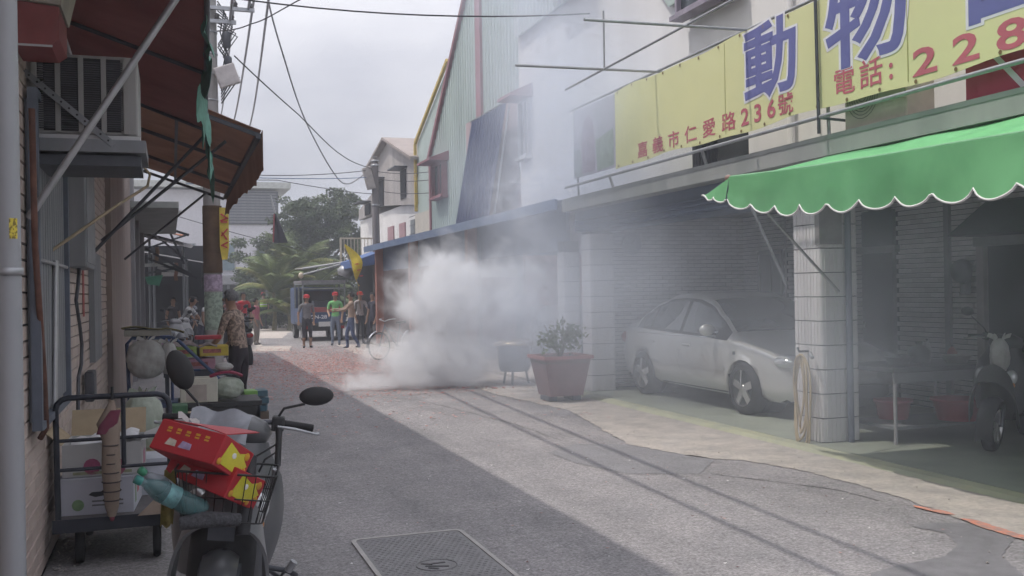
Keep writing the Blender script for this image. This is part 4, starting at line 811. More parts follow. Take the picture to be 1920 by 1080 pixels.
def section(y):
    zt, zb, w, zs = (lerp_tab(T, y) for T in (ZT, ZB, WW, ZS)); zb = min(zb, zt-.012); k = min(1, max(0, (zt-zb)/.45))
    wg = w*.90*(1-k)+.60*k; h = zb-zs
    P = [(w*.86, zs), (w*.965, zs+h*.10), (w*.99, zs+h*.28), (w*1.0, zs+h*.5), (w*.997, zs+h*.68), (w*.982, zs+h*.86), (w*.955, zb)]
    P += [(w*.955+(wg-w*.955)*t, zb+(zt-.055*k-.012-zb)*t) for t in (.05, .5, .95)]
    P += [(wg*.97, zt-.03*k-.006), (wg*.86, zt-.014*k), (wg*.55, zt-.002), (0, zt+.004)]
    az = arch(y)
    return [(x, max(z, az)) if i < 6 else (x, z) for i, (x, z) in enumerate(P)]
ys_ = sorted(set([-2.24+4.48*i/84 for i in range(85)]+[a+AR*math.cos(R(t)) for a in AX for t in range(0, 181, 10)]))
q = MB(); NS = 14; vs = []
for y in ys_:
    s = section(y); vs += [(x, y, z) for x, z in s]+[(-x, y, z) for x, z in reversed(s[:-1])]
m_ = 2*NS-1; fs = [(i*m_+k, (i+1)*m_+k, (i+1)*m_+k+1, i*m_+k+1) for i in range(len(ys_)-1) for k in range(m_-1)]
q.add(vs, fs, True); q.add(vs[:m_], [tuple(range(m_))]); q.add(vs[-m_:], [tuple(reversed(range(m_)))]); body = q.build('body', M_paint, car)
MB().box(-.7, .7, -2.0, 2.0, .2, .34).build('underbody', M_blackp, car)
for a in AX:
    for sx in (-1, 1): MB().lathe([(.33, 0), (.33, .2), (.02, .2)], 20, (sx*.60, a, .33), 'X', cap=False).build('wheel_well', M_dark, car)
def side_patch(name, y0, y1, t0, t1, m, sx, off=.004, n=14, top=None):
    """patch on the glass band (belt to roof edge)"""
    def fn(u, v):
        y = y0+(y1-y0)*u; zt, zb, w = lerp_tab(ZT, y), lerp_tab(ZB, y), lerp_tab(WW, y); k = min(1, max(0, (zt-zb)/.45)); wg = w*.90*(1-k)+.60*k; t = t0+(t1-t0)*v
        return (sx*(w*.955+(wg-w*.955)*t+off), y, zb+(zt-.055*k-.012-zb)*t+off*.5)
    return MB().grid(fn, n, 4).build(name, m, car)
def low_patch(name, y0, y1, z0, z1, m, sx, off=.004, n=10, parent=None):
    def fn(u, v):
        y = y0+(y1-y0)*u; z = z0+(z1-z0)*v; s = section(y); x = s[0][0]
        for (xa, za), (xb, zb) in zip(s[:7], s[1:8]):
            if za <= z <= zb: x = xa+(xb-xa)*((z-za)/max(1e-6, zb-za)); break
        return (sx*(x+off), y, z)
    return MB().grid(fn, n, 3).build(name, m, parent or car)
for sx in (-1, 1):
    side_patch('window_surround', -.93, 1.50, .0, .97, M_blackp, sx, .003, 30)
    side_patch('door_window', -.66, .17, .07, .88, M_cglass, sx, .006); side_patch('door_window', .25, 1.06, .07, .88, M_cglass, sx, .006); side_patch('quarter_window', 1.11, 1.32, .07, .8, M_cglass, sx, .006)
    low_patch('belt_trim', -.93, 1.5, .893, .905, M_chrome, sx, .008, 20)
    for y in (-.99, .20, 1.13): low_patch('door_gap', y-.004, y+.004, .26, .88, M_blackp, sx, .0025, 1)
    low_patch('side_moulding', -.92, 1.02, .50, .545, M_paint, sx, .014, 12)
    low_patch('sill_trim', -.92, .95, .225, .245, M_blackp, sx, .004, 12)
    for y in (.02, 1.0): MB().bbox(sx*.845-.014, sx*.845+.014, y-.09, y+.09, .765, .79, .008).build('door_handle', M_paint, car)
    mr = MB().ell((sx*.95, -.70, 1.0), (.105, .055, .075)).build('wing_mirror', M_paint, car); MB().bar((sx*.84, -.72, .94), (sx*.90, -.70, .97), .03).build('mirror_arm', M_blackp, mr)
    hl = MB().ell((sx*.63, -1.95, .665), (.17, .19, .085), 18, 10).build('headlight', M_lens, car); MB().ell((sx*.60, -2.07, .66), (.06, .08, .055)).build('reflector', M_chrome, hl); MB().ell((sx*.73, -1.97, .66), (.055, .09, .05)).build('reflector', M_chrome, hl)
    MB().ell((sx*.55, -2.16, .36), (.07, .05, .045)).build('fog_lamp', M_lens, car)
    MB().ell((sx*.66, 2.06, .80), (.13, .14, .1)).build('tail_lamp', mat('red_lens', (.35, .03, .03), .2), car)
    low_patch('side_badge', -1.16, -1.10, .71, .75, M_dsteel, sx, .004, 1)
def top_patch(name, y0, y1, f, m, off=.005):
    def fn(u, v):
        y = y0+(y1-y0)*v; s = section(y)[9:]; h = f*(2*u-1); ax = abs(h); pts = [(p[0]/s[0][0], p[0], p[1]) for p in reversed(s)]
        for (ra, xa, za), (rb, xb, zb) in zip(pts, pts[1:]):
            if ra <= ax <= rb+1e-6: t = (ax-ra)/(rb-ra); return (math.copysign(xa+(xb-xa)*t, h), y+(-off if y < 0 else off), za+(zb-za)*t+off)
        return (0, y, s[-1][1])
    return MB().grid(fn, 16, 10).build(name, m, car)
top_patch('windscreen', -.97, -.27, .93, M_cglass); top_patch('rear_window', 1.10, 1.66, .9, M_cglass)
MB().box(-.32, .32, -2.262, -2.243, .46, .56).build('number_plate', M_white, car); MB().box(-.36, .36, -2.25, -2.2, .585, .63).build('grille', M_blackp, car); MB().box(-.5, .5, -2.236, -2.19, .28, .38).build('air_intake', M_blackp, car)
for x in (-.3, .3): MB().tube([(x-.25, -.99, .985), (x+.25, -.93, 1.02)], .008, 6).build('wiper', M_blackp, car)
def wheel(parent, c, r, w, axis='X', spokes=5, name='wheel', face=-1):
    h = bpy.data.objects.new(name, MB().lathe([(r*.69, -w/2), (r*.9, -w/2), (r*.985, -w*.38), (r, -w*.2), (r, w*.2), (r*.985, w*.38), (r*.9, w/2), (r*.69, w/2)], 28, (0, 0, 0), axis, cap=False).mesh('tyre', M_tyre)); COL.objects.link(h); h.parent = parent; h.location = c
    q = MB(); q.lathe([(r*.70, -w/2), (r*.73, -w*.46), (r*.67, -w*.2), (r*.65, w*.35), (r*.72, w*.5)], 28, (0, 0, 0), axis, cap=False); q.lathe([(.001, w*.5*face), (r*.16, w*.5*face), (r*.17, w*.3*face)], 14, (0, 0, 0), axis, cap=False)
    for k in range(spokes):
        t = 2*math.pi*k/spokes+.3; a = Vector((w*.40*face, math.cos(t)*r*.1, math.sin(t)*r*.1)); b = Vector((w*.34*face, math.cos(t)*r*.69, math.sin(t)*r*.69))
        if axis == 'Y': a = Vector((a.y, a.x, a.z)); b = Vector((b.y, b.x, b.z))
        q.bar(a, b, r*.26, r*.07) if axis == 'Y' else q.bar(a, b, r*.07, r*.26)
    q.build('rim', M_rim, h)
    s0, s1 = (w*.05*face, w*.06*face) if face > 0 else (w*.06*face, w*.05*face)
    MB().lathe([(.001, s0), (r*.55, s0)], 18, (0, 0, 0), axis, cap=False).build('brake_disc', M_dsteel, h)
    return h
for a in AX:
    for sx in (-1, 1): wheel(car, (sx*.75, a, .315), .315, .20, face=sx)
# ================================================================ small truck at the crossing (seen from behind)
tk = thing('small_truck', 'small blue and red truck with an open framed cargo bed at the crossing', 'truck', (4.95, 33.6, 0))
M_tblue = mat('truck_blue', (.06, .095, .19), .5, var=.12, scale=3); M_tred = mat('truck_red', (.40, .10, .10), .5, var=.12)
MB().bbox(-.72, .72, 0, .08, .62, .98, .01).build('tailgate', M_tblue, tk); MB().bbox(-.72, .72, .0, .07, .985, 1.15, .01).build('red_board', M_tred, tk)
for sx in (-1, 1): MB().bbox(sx*.70-.03, sx*.70+.03, .09, 2.3, .62, 1.1, .01).build('side_board', M_tblue, tk); MB().bbox(sx*.56-.1, sx*.56+.1, -.03, 0, .42, .52, .01).build('tail_lamp', mat('red_lens', (.35, .03, .03), .2), tk)
MB().box(-.7, .7, .06, 2.3, .55, .62).build('bed', M_dsteel, tk); MB().box(-.6, .6, .1, 3.6, .35, .54).build('chassis', M_blackp, tk)
q = MB(); [q.bar((sx*.7, y, 1.1), (sx*.7, y, 1.95), .05) for sx in (-1, 1) for y in (.06, 1.2, 2.25)]; [q.bar((-.72, y, 1.95), (.72, y, 1.95), .05) for y in (.06, 1.2, 2.25)]; [q.bar((sx*.7, .06, 1.95), (sx*.7, 2.25, 1.95), .05) for sx in (-1, 1)]; q.bar((-.7, .06, 1.78), (.7, .06, 1.78), .05); q.build('cargo_frame', mat('grey_green_frame', (.28, .30, .29), .6), tk)
MB().box(-.74, .74, .03, 2.3, 1.98, 2.06).build('roof_sheet', mat('grey_tarp', (.30, .29, .30), .8, var=.15), tk)
MB().bbox(-.72, .72, 2.35, 3.6, .5, 1.85, .08).build('cab', M_tblue, tk); MB().box(-.6, .6, 2.335, 2.345, 1.2, 1.7).build('cab_window', M_glass, tk)
MB().box(-.20, .20, -.012, -.002, .50, .66).build('number_plate', M_white, tk)
lettering('CN-28', .17, M_wht, tk, frame((-.2, -.003, .82), (1, 0, 0), (0, 0, 1)), 1.2, .004)
for y in (.7, 3.0):
    for sx in (-1, 1): wheel(tk, (sx*.6, y, .28), .28, .17, face=sx)
for x, z, c in ((-.3, .75, (.18, .2, .25)), (.25, .8, (.25, .23, .22)), (.0, 1.15, (.16, .17, .2))): tag(MB().bbox(4.95+x-.25, 4.95+x+.25, 34.3, 34.9, .63 if z < 1 else .98, z+.22, .02).build('crate', mat('crate_%d' % int(z*100), c, .7)), {.75: 'dark crate on the left of the truck bed', .8: 'brownish crate on the right of the truck bed', 1.15: 'upper crate stacked in the truck bed'}[z], 'crate', 'crates in the truck bed')
# ================================================================ motor scooters
M_scg = mat('dark_grey_fairing', (.11, .113, .12), .35, var=.06, scale=2, coat=.4); M_grip = mat('rubber_grip', (.025, .025, .027), .8); M_scl = mat('grey_fairing', (.19, .195, .205), .35, var=.06, coat=.4)
def loft(q, rings, cap=True, smooth=True):
    n = len(rings[0]); vs = [p for r in rings for p in r]
    q.add(vs, [(i*n+k, i*n+(k+1) % n, (i+1)*n+(k+1) % n, (i+1)*n+k) for i in range(len(rings)-1) for k in range(n)], smooth)
    if cap: q.add(rings[0], [tuple(reversed(range(n)))]); q.add(rings[-1], [tuple(range(n))])
    return q
def ring(cx, cy, cz, rx, ry, n=16, p=2.6):
    P = []
    for k in range(n):
        t = 2*math.pi*k/n; c, s = math.cos(t), math.sin(t); P.append((cx+rx*math.copysign(abs(c)**(2/p), c), cy+ry*math.copysign(abs(s)**(2/p), s), cz))
    return P
def yring(cx, y, cz, rx, rz, n=16, p=2.6): return [(a, y, c) for a, c, _ in [(u, v, 0) for u, v, _ in ring(cx, cz, 0, rx, rz, n, p)]]
def scooter(name, label, loc, rot, main, trim, basket=False, group=None, mirrors=None):
    """front faces -y; wheelbase 1.25"""
    s = thing(name, label, 'scooter', loc, group=group); s.rotation_euler = rot
    wheel(s, (0, 0, .235), .235, .10, 'X', 5, face=1); wheel(s, (0, 1.25, .235), .235, .11, 'X', 5, face=1)
    q = MB(); q.grid(lambda u, v: ((v-.5)*.15, -.275*math.cos(R(-20+150*u)), .235+.275*math.sin(R(-20+150*u))-.035*(2*v-1)**2), 16, 6, .006); q.build('front_fender', main, s)
    for sx in (-1, 1): MB().tube([(sx*.075, 0, .235), (sx*.075, .1, .62)], .02, 8).build('fork', M_dsteel, s)
    # leg shield: curved shell, wide at the shoulders
    def shield(u, v):
        a = R(-78+156*u); z = .36+.60*v; w = .20+.055*math.sin(math.pi*min(1, v*1.1))-.05*max(0, v-.75)*4; d = .14+.05*math.sin(math.pi*v)
        return (w*math.sin(a)*1.0, .22+.07*v-d*math.cos(a), z)
    MB().grid(shield, 16, 12, .02).build('leg_shield', main, s)
    def apron(u, v):
        a = R(-90+180*u); z = .66-.42*abs(2*u-1)**2.6+.16*v*(1-.5*abs(2*u-1))
        return ((.225-.03*v)*math.sin(a), .05-(.24-.10*v)*math.cos(a), z)
    MB().grid(apron, 24, 4, .015).build('front_apron', trim, s)
    MB().grid(lambda u, v: (.15*math.sin(R(-80+160*u)), .12-.1*math.cos(R(-80+160*u)), .3+.32*v), 12, 3).build('inner_apron', M_blackp, s)
    for sx in (-1, 1):
        h = MB().ell((sx*.13, .03, .70), (.055, .05, .07)).build('headlamp', M_lens, s); MB().ell((sx*.15, .01, .63), (.02, .02, .025)).build('indicator', mat('amber_lens', (.55, .22, .04), .3), h)
    loft(MB(), [ring(0, .30, .955, .14, .08), ring(0, .29, 1.0, .16, .10), ring(0, .28, 1.05, .13, .08), ring(0, .28, 1.075, .07, .05)]).build('handlebar_cowl', main, s)
    hb = MB().tube([(-.34, .33, 1.03), (-.16, .30, 1.05), (0, .28, 1.04), (.16, .30, 1.05), (.34, .33, 1.03)], .012, 8).build('handlebar', M_dsteel, s)
    for sx in (-1, 1):
        MB().tube([(sx*.20, .31, 1.045), (sx*.345, .335, 1.03)], [.019, .019], 12).build('grip', M_grip, hb); MB().bbox(sx*.18-.03, sx*.18+.03, .27, .34, 1.01, 1.08, .01).build('switch_block', M_blackp, hb)
        MB().tube([(sx*.18, .26, 1.035), (sx*.26, .255, 1.03), (sx*.36, .285, 1.01), (sx*.375, .29, 1.012)], [.007, .0075, .006, .009], 8).build('brake_lever', M_steel, hb)
    for (mx, my, mz), (rx, rz), tilt, sx in mirrors or (((-.36, .3, 1.27), (.06, .045), 0, -1), ((.36, .3, 1.27), (.06, .045), 0, 1)):
        m_o = MB().tube([(sx*.17, .30, 1.06), (sx*.2, .29, 1.12), (mx-sx*rx*.6*(abs(tilt) < 30), my, mz-rz*.9)], .0065, 8).build('mirror_stalk', M_blackp, hb)
        h = MB().ell((0, 0, 0), (rx, .022, rz), 20, 10); h.xf(Matrix.Translation((mx, my, mz)) @ Matrix.Rotation(R(tilt), 4, 'Y')); h.build('mirror', M_blackp, s)
    MB().bbox(-.15, .15, .35, .78, .30, .37, .02).build('floorboard', M_blackp, s)
    loft(MB(), [yring(0, .72, .50, .10, .16), yring(0, .95, .56, .15, .18), yring(0, 1.3, .62, .15, .15), yring(0, 1.62, .70, .07, .07)]).build('rear_cowl', main, s)
    loft(MB(), [yring(0, .70, .74, .09, .035), yring(0, .85, .77, .13, .05), yring(0, 1.2, .79, .14, .05), yring(0, 1.55, .82, .09, .035)]).build('seat', M_blackp, s)
    MB().ell((0, 1.64, .70), (.08, .04, .05)).build('tail_lamp', mat('red_lens', (.35, .03, .03), .2), s)
    MB().tube([(.11, .9, .35), (.18, 1.05, .30), (.19, 1.5, .34)], [.025, .05, .045], 10).build('exhaust', M_dsteel, s)
    MB().tube([(.12, .75, .28), (.27, .72, .20), (.30, .68, .26)], .012, 8).build('side_stand', M_dsteel, s)
    q = MB(); q.tube([(.10, .36, .36), (.30, .34, .34), (.34, .42, .30), (.31, .60, .22), (.14, .66, .22)], .013, 8); q.build('crash_bar', M_dsteel, s)
    MB().tube([(.30, .335, .34), (.325, .325, .39)], .018, 8).build('bar_cap', M_steel, s)
    return s
sc_ = scooter('motor_scooter', 'dark grey motor scooter in the left foreground with loaded front basket', (.21, 4.55, 0), (0, R(7), R(-7)), M_scg, M_scl, mirrors=[((-.29, .30, 1.26), (.058, .098), -27, -1), ((.345, .30, 1.19), (.082, .046), -8, 1)])
# wire basket
bk = thing('wire_basket', 'black wire basket fixed to the front of the foreground scooter', 'basket', (.21, 4.55, 0)); bk.rotation_euler = (0, R(7), R(-7))
def rect(z, w, y0, y1, r=.03):
    P = []
    for cx, cy, a0 in ((w-r, y0+r, -90), (w-r, y1-r, 0), (-w+r, y1-r, 90), (-w+r, y0+r, 180)):
        for k in range(4): t = R(a0+30*k); P.append((cx+r*math.cos(t), cy+r*math.sin(t), z))
    return P+[P[0]]
RIM = rect(.905, .205, -.33, -.03); BOT = rect(.70, .165, -.29, -.04)
MB().tube(RIM, .005, 6).build('rim', M_blackp, bk); MB().tube(BOT, .0035, 6).build('base_ring', M_blackp, bk); MB().tube(rect(.80, .185, -.31, -.035), .003, 6).build('middle_ring', M_blackp, bk)
q = MB(); [q.tube([RIM[i], BOT[i]], .0022, 5) for i in range(len(RIM))]; [q.tube([(-.16+.04*k, -.29, .90), (-.14+.035*k, -.29, .70), (-.14+.035*k, -.04, .70)], .0022, 5) for k in range(9)]; q.build('wires', M_blackp, bk)
MB().tube([(.19, -.05, .89), (.18, .05, .75), (.16, .1, .62)], .009, 8).build('stay', M_steel, bk); MB().tube([(.2, -.03, .90), (.19, .02, 1.06)], .014, 8).build('upright', M_blackp, bk)
# gift cartons in the basket
M_rbox = mat('red_carton', (.40, .025, .035), .5, var=.05, scale=4); M_ybox = mat('yellow_panel', (.60, .55, .05), .55, var=.06, scale=9); M_obox = mat('orange_print', (.62, .33, .04), .55, var=.1, scale=20)
def gift(label, loc, rot, flap):
    g = thing('gift_carton', label, 'carton', loc, group='red cartons in the scooter basket'); g.rotation_euler = rot
    MB().bbox(-.17, .17, -.11, .11, -.065, .065, .004).build('carton', M_rbox, g)
    for i in range(5): MB().box(-.12+.05*i, -.098+.05*i, -.1125, -.111, .03, .04).build('gold_mark', M_obox, g); MB().box(-.12+.05*i, -.098+.05*i, -.1125, -.111, .018, .025).build('gold_mark', M_obox, g)
    for x0, x1, n_ in ((-.10, -.045, 'cream_mark'), (-.03, .035, 'lilac_mark')): MB().prism([(x0, -.035), (x1, -.035), (x1-.004, -.01), (x0+.012, -.005)], 'Y', -.1126, -.111).build(n_, mat(n_, (.55, .5, .42) if n_[0] == 'c' else (.42, .33, .52), .6, var=.2, scale=40), g)
    MB().prism([(-.085, -.045), (.02, -.05), (.06, -.03), (.095, .0), (.06, .02), (.075, .05), (.02, .03), (-.06, .05)], 'X', .1705, .1725).build('yellow_panel', M_ybox, g)
    for y, z, r in ((.07, .035, .018), (-.085, -.04, .015), (.085, -.02, .012), (.04, -.045, .014)): MB().lathe([(.001, .173), (r, .173), (r*.9, .1745), (.001, .175)], 9, (0, y, z), 'X').build('gold_flower', M_obox, g)
    MB().ell((.1735, -.01, .01), (.002, .014, .012)).build('white_seal', M_white, g)
    if flap: MB().grid(lambda u, v: (-.168+.33*u, -.10+.19*v, .068+.085*v*(.55+.45*u)+.01*math.sin(3*u)), 8, 5, .004).build('lid_flap', M_rbox, g)
    return g
gift('upper red carton with lifted flap and yellow end in the scooter basket', (.19, 4.32, .985), (R(-30), R(9), R(-44)), True)
gift('lower red carton with yellow end wedged into the scooter basket', (.245, 4.38, .86), (R(-26), R(14), R(-46)), False)
def bottle(label, loc, rot, c, cap, L=.26, r=.04):
    b = thing('plastic_bottle', label, 'bottle', loc); b.rotation_euler = rot
    MB().lathe([(.001, 0), (r*.9, .0), (r, .012), (r, L*.35), (r*.93, L*.4), (r, L*.45), (r, L*.68), (r*.5, L*.88), (r*.34, L*.9), (r*.34, L*.97)], 18).build('shell', mat('bottle_%s' % label.split()[0], c, .12, var=.1, spec=.6, alpha=.55), b)
    MB().lathe([(r*.4, L*.96), (r*.4, L*1.05), (.001, L*1.05)], 14).build('cap', cap, b); MB().lathe([(r*1.01, L*.42), (r*1.01, L*.6)], 18, cap=False).build('label_band', mat('band_%s' % label.split()[0], tuple(min(1, x*1.6+.05) for x in c), .5, var=.3, scale=20), b); return b
bottle('teal plastic bottle lying across the scooter basket', (.19, 4.26, .745), (R(8), R(-58), R(6)), (.10, .24, .25), mat('teal_cap', (.05, .26, .23), .5), .30, .045)
bottle('clear plastic bottle slanting behind the teal one', (.13, 4.33, .75), (R(12), R(-48), R(20)), (.22, .25, .28), mat('green_cap', (.04, .22, .12), .5), .28, .04)
q = MB(); q.grid(lambda u, v: (.02+.05*u+.02*v, 4.25+.12*math.sin(2*v), .70+.2*v+.01*math.sin(9*u+7*v)), 6, 6, .004); tag(q.build('snack_bag', mat('olive_foil', (.24, .19, .06), .35, .2, var=.3, scale=14)), 'crumpled olive foil bag at the left side of the scooter basket', 'bag')
tag(MB().tube([(.10, 4.22, .71), (.2, 4.2, .722), (.33, 4.24, .70)], [.028, .034, .026], 12).build('rolled_mat', mat('grey_knit', (.10, .10, .11), .9, var=.3, scale=60, bump=.6, bscale=160)), 'rolled dark grey cloth at the bottom front of the basket', 'cloth')
tag(MB().tube([(.345, 4.30, .62), (.37, 4.36, .80), (.39, 4.42, .93)], [.03, .036, .03], 12).build('folded_umbrella', mat('dark_nylon', (.035, .035, .04), .6)), 'dark folded umbrella wedged at the right side of the basket', 'umbrella')
# clear rain cape thrown over the handlebar
q = MB(); q.grid(lambda u, v: (.16+.26*u-.04*v, 4.70-.12*v+.03*math.sin(5*u), 1.12-.03*u-.16*v*(1-.2*u)+.012*math.sin(11*u+5*v)), 14, 8, .003); tag(q.build('rain_cape', mat('cloudy_plastic', (.36, .38, .42), .25, var=.15, scale=6, alpha=.8)), 'translucent grey plastic cape thrown over the scooter handlebar', 'cape')
q = MB(); q.grid(lambda u, v: (.10+.09*u, 4.66, 1.115-.05*u-.03*v+.008*math.sin(9*u)), 6, 3, .003); tag(q.build('white_rag', M_white), 'small white rag tucked on the scooter handlebar', 'rag')
# boxes on the footboard
tag(MB().bbox(.34, .46, 4.85, 5.1, .42, .86, .006).build('cardboard_box', mat('brown_card', (.33, .19, .10), .8, var=.1)), 'tall brown cardboard box standing on the scooter footboard', 'box')
tag(MB().box(.36, .468, 4.842, 4.848, .55, .74).build('printed_packet', mat('red_yellow_print', (.55, .16, .14), .6, var=.2, scale=12, c2=(.55, .40, .08), lo=.45, hi=.55)), 'red and yellow printed packet against the brown box on the scooter', 'packet')
# control cables and number plate of the foreground scooter
for k, (x0, x1) in enumerate(((-.17, -.05), (.17, .06), (.18, .10))): MB().tube([(x0, .29, 1.04), (x0*1.1, .16, 1.0-.03*k), (x1*1.4, .12, .9), (x1, .16, .78)], .005, 6).build('control_cable', M_blackp, sc_)
MB().tube([(-.19, .27, 1.0), (-.26, .2, .97), (-.22, .16, .92), (-.12, .2, .9)], .005, 6).build('control_cable', M_blackp, sc_)
MB().box(-.055, .055, -.2, -.197, .60, .66).build('front_badge', M_dsteel, sc_)
for o in list(COL.objects):
    if o.parent is None and o.name.split('.')[0] in ('motor_scooter', 'wire_basket', 'gift_carton', 'plastic_bottle', 'snack_bag', 'rolled_mat', 'folded_umbrella', 'rain_cape', 'white_rag', 'cardboard_box', 'printed_packet'): o.location.x -= .07; o.location.z -= .012
# ================================================================ platform trolley with cartons
tr = thing('platform_trolley', 'dark tubular platform trolley standing against the tiled wall', 'trolley', (-.335, 6.45, 0))
M_tub = mat('dark_blue_tube', (.045, .05, .065), .45, .3, var=.1)
MB().bbox(-.33, .34, -.02, 1.0, .235, .285, .01).build('platform', mat('worn_deck', (.14, .13, .135), .8, var=.15), tr)
MB().box(-.34, .35, -.032, -.021, .22, .30).build('front_lip', M_tub, tr)
P = [(-.31, 0, .27), (-.315, 0, .95)]+[(-.315+.07*(1-math.cos(R(a))), 0, .95+.07*math.sin(R(a))) for a in (30, 60, 90)]+[(.255+.07*math.sin(R(a)), 0, .95+.07*math.cos(R(a))) for a in (0, 30, 60, 90)]+[(.325, 0, .27)]
MB().tube(P, .0175, 10).build('push_handle', M_tub, tr)
for z in (.765, .59): MB().tube([(-.31, 0, z), (.325, 0, z)], .011, 8).build('cross_rail', M_tub, tr)
MB().tube([(.06, 0, 1.02), (.06, 0, .60)], .014, 8).build('centre_rail', M_tub, tr)
for x in (-.2, .24):
    for y in (.1, .85): MB().lathe([(.05, -.025), (.105, -.022), (.115, 0), (.105, .022), (.05, .025)], 18, (x, y, .115), 'X').build('castor', M_tyre, tr); MB().box(x-.04, x+.04, y-.05, y+.05, .2, .234).build('castor_plate', M_dsteel, tr)
def carton(label, loc, rz, s, c, prints=(), lid=None, group='white fruit cartons on the trolley'):
    g = thing('carton', label, 'carton', loc, rz, group); w, d, h = s; t = .006; m = mat('card_%s' % label.split()[0], c, .75, var=.06, scale=6)
    q = MB(); q.box(-w/2, w/2, -d/2, -d/2+t, 0, h); q.box(-w/2, w/2, d/2-t, d/2, 0, h); q.box(-w/2, -w/2+t, -d/2+t, d/2-t, 0, h); q.box(w/2-t, w/2, -d/2+t, d/2-t, 0, h); q.box(-w/2+t, w/2-t, -d/2+t, d/2-t, 0, t)
    if lid is None: q.box(-w/2+t, w/2-t, -d/2+t, d/2-t, h-t, h)
    q.build('walls', m, g)
    for face, poly, pc, nm in prints:
        if face == 'F': MB().prism(poly, 'Y', -d/2-.0015, -d/2-.0004).build(nm, mat(nm, pc, .7, var=.15, scale=20), g)
        else: MB().prism(poly, 'X', w/2+.0004, w/2+.0015).build(nm, mat(nm, pc, .7, var=.15, scale=20), g)
    if lid:
        kc = mat('kraft_inside', (.42, .33, .22), .85, var=.08)
        MB().grid(lambda u, v: (-w/2+w*u, d/2+.08*v, h+.16*v), 2, 2, .004).build('flap', kc, g); MB().grid(lambda u, v: (-w/2-.13*v, -d/2+d*u, h+.12*v), 2, 2, .004).build('flap', kc, g)
        MB().grid(lambda u, v: (w/2+.12*v, -d/2+d*u, h+.04*v), 2, 2, .004).build('flap', m, g)
    return g
def disc(cx, cz, r, n=14): return [(cx+r*math.cos(2*math.pi*k/n), cz+r*math.sin(2*math.pi*k/n)) for k in range(n)]
carton('white lower carton with green disc and black print on the trolley', (-.43, 6.83, .287), R(-4), (.44, .5, .22), (.52, .53, .60), [('F', disc(-.10, .06, .035), (.22, .34, .18), 'green_disc'), ('F', [(-.04, .12), (.0, .105), (.07, .115), (.10, .13), (.05, .138), (-.02, .136)], (.03, .03, .035), 'black_oval'), ('F', [(-.02, .075), (.16, .075), (.16, .085), (-.02, .085)], (.2, .2, .22), 'grey_line'), ('F', [(-.02, .05), (.16, .05), (.16, .06), (-.02, .06)], (.2, .2, .22), 'grey_line'), ('S', [(-.16, .04), (-.10, .04), (-.10, .16), (-.16, .16)], (.25, .38, .22), 'green_writing'), ('S', [(-.04, .08), (.06, .08), (.08, .17), (-.03, .17)], (.55, .14, .16), 'red_writing')])
carton('open upper carton printed with red fruit on the trolley', (-.40, 6.85, .512), R(-2), (.46, .44, .20), (.50, .50, .50), [('F', disc(-.06, .06, .05), (.42, .10, .20), 'red_fruit'), ('F', disc(.08, .05, .055), (.38, .09, .18), 'red_fruit'), ('F', [(-.17, .012), (.17, .012), (.17, .03), (-.17, .03)], (.36, .38, .24), 'green_border'), ('S', [(-.1, .03), (.1, .03), (.1, .12), (-.1, .12)], (.55, .25, .35), 'pink_print')], lid=1)
carton('plain white carton behind on the right of the trolley', (-.13, 7.25, .287), R(6), (.34, .34, .24), (.50, .52, .58))
q = MB(); q.grid(lambda u, v: (-.60+.40*u, 6.68+.36*v, .70+.03*math.sin(6.3*u*2)*math.sin(6.3*v*2)+.035*u), 16, 12, .004); tag(q.build('moulded_tray', mat('white_foam', (.66, .66, .68), .7, var=.04)), 'white moulded foam fruit tray lying in the open carton', 'tray')
um = thing('hanging_umbrella', 'checked folded umbrella hanging from the trolley handle', 'umbrella', (-.345, 6.41, .3))
M_chk = mat('tan_check_cloth', (.30, .235, .19), .85, var=.1, scale=8)
loft(MB(), [ring(0, 0, 0, .022, .022, 12, 2), ring(0, 0, .06, .04, .035, 12, 2), ring(0, 0, .28, .055, .045, 12, 2), ring(0, 0, .46, .05, .04, 12, 2), ring(-.01, 0, .56, .07, .04, 12, 2), ring(.01, 0, .70, .012, .012, 12, 2)]).build('canopy', M_chk, um)
for k in range(7): MB().lathe([(.049+.006*math.sin(k), -.004), (.052+.006*math.sin(k), 0), (.049+.006*math.sin(k), .004)], 12, (0, 0, .10+.055*k), cap=False).build('check_line', mat('dark_check', (.07, .055, .055), .85), um)
loft(MB(), [ring(-.045, -.02, .50, .035, .02, 10, 2), ring(-.01, -.025, .56, .05, .02, 10, 2), ring(.03, -.02, .64, .03, .02, 10, 2)]).build('maroon_fold', mat('maroon_fold', (.22, .05, .09), .8), um)
MB().tube([(.01, 0, .69), (.012, .0, .78)], .008, 8).build('handle', M_blackp, um); MB().ell((0, 0, -.01), (.014, .014, .02)).build('tip', mat('red_tip', (.3, .05, .08), .6), um)
tag(MB().prism([(-.2, .3), (-.02, .3), (-.02, .47)], 'Y', 6.36, 6.366).build('card_sheet', mat('plain_card', (.45, .36, .29), .85)), 'triangular sheet of brown card leaning by the trolley deck', 'card')
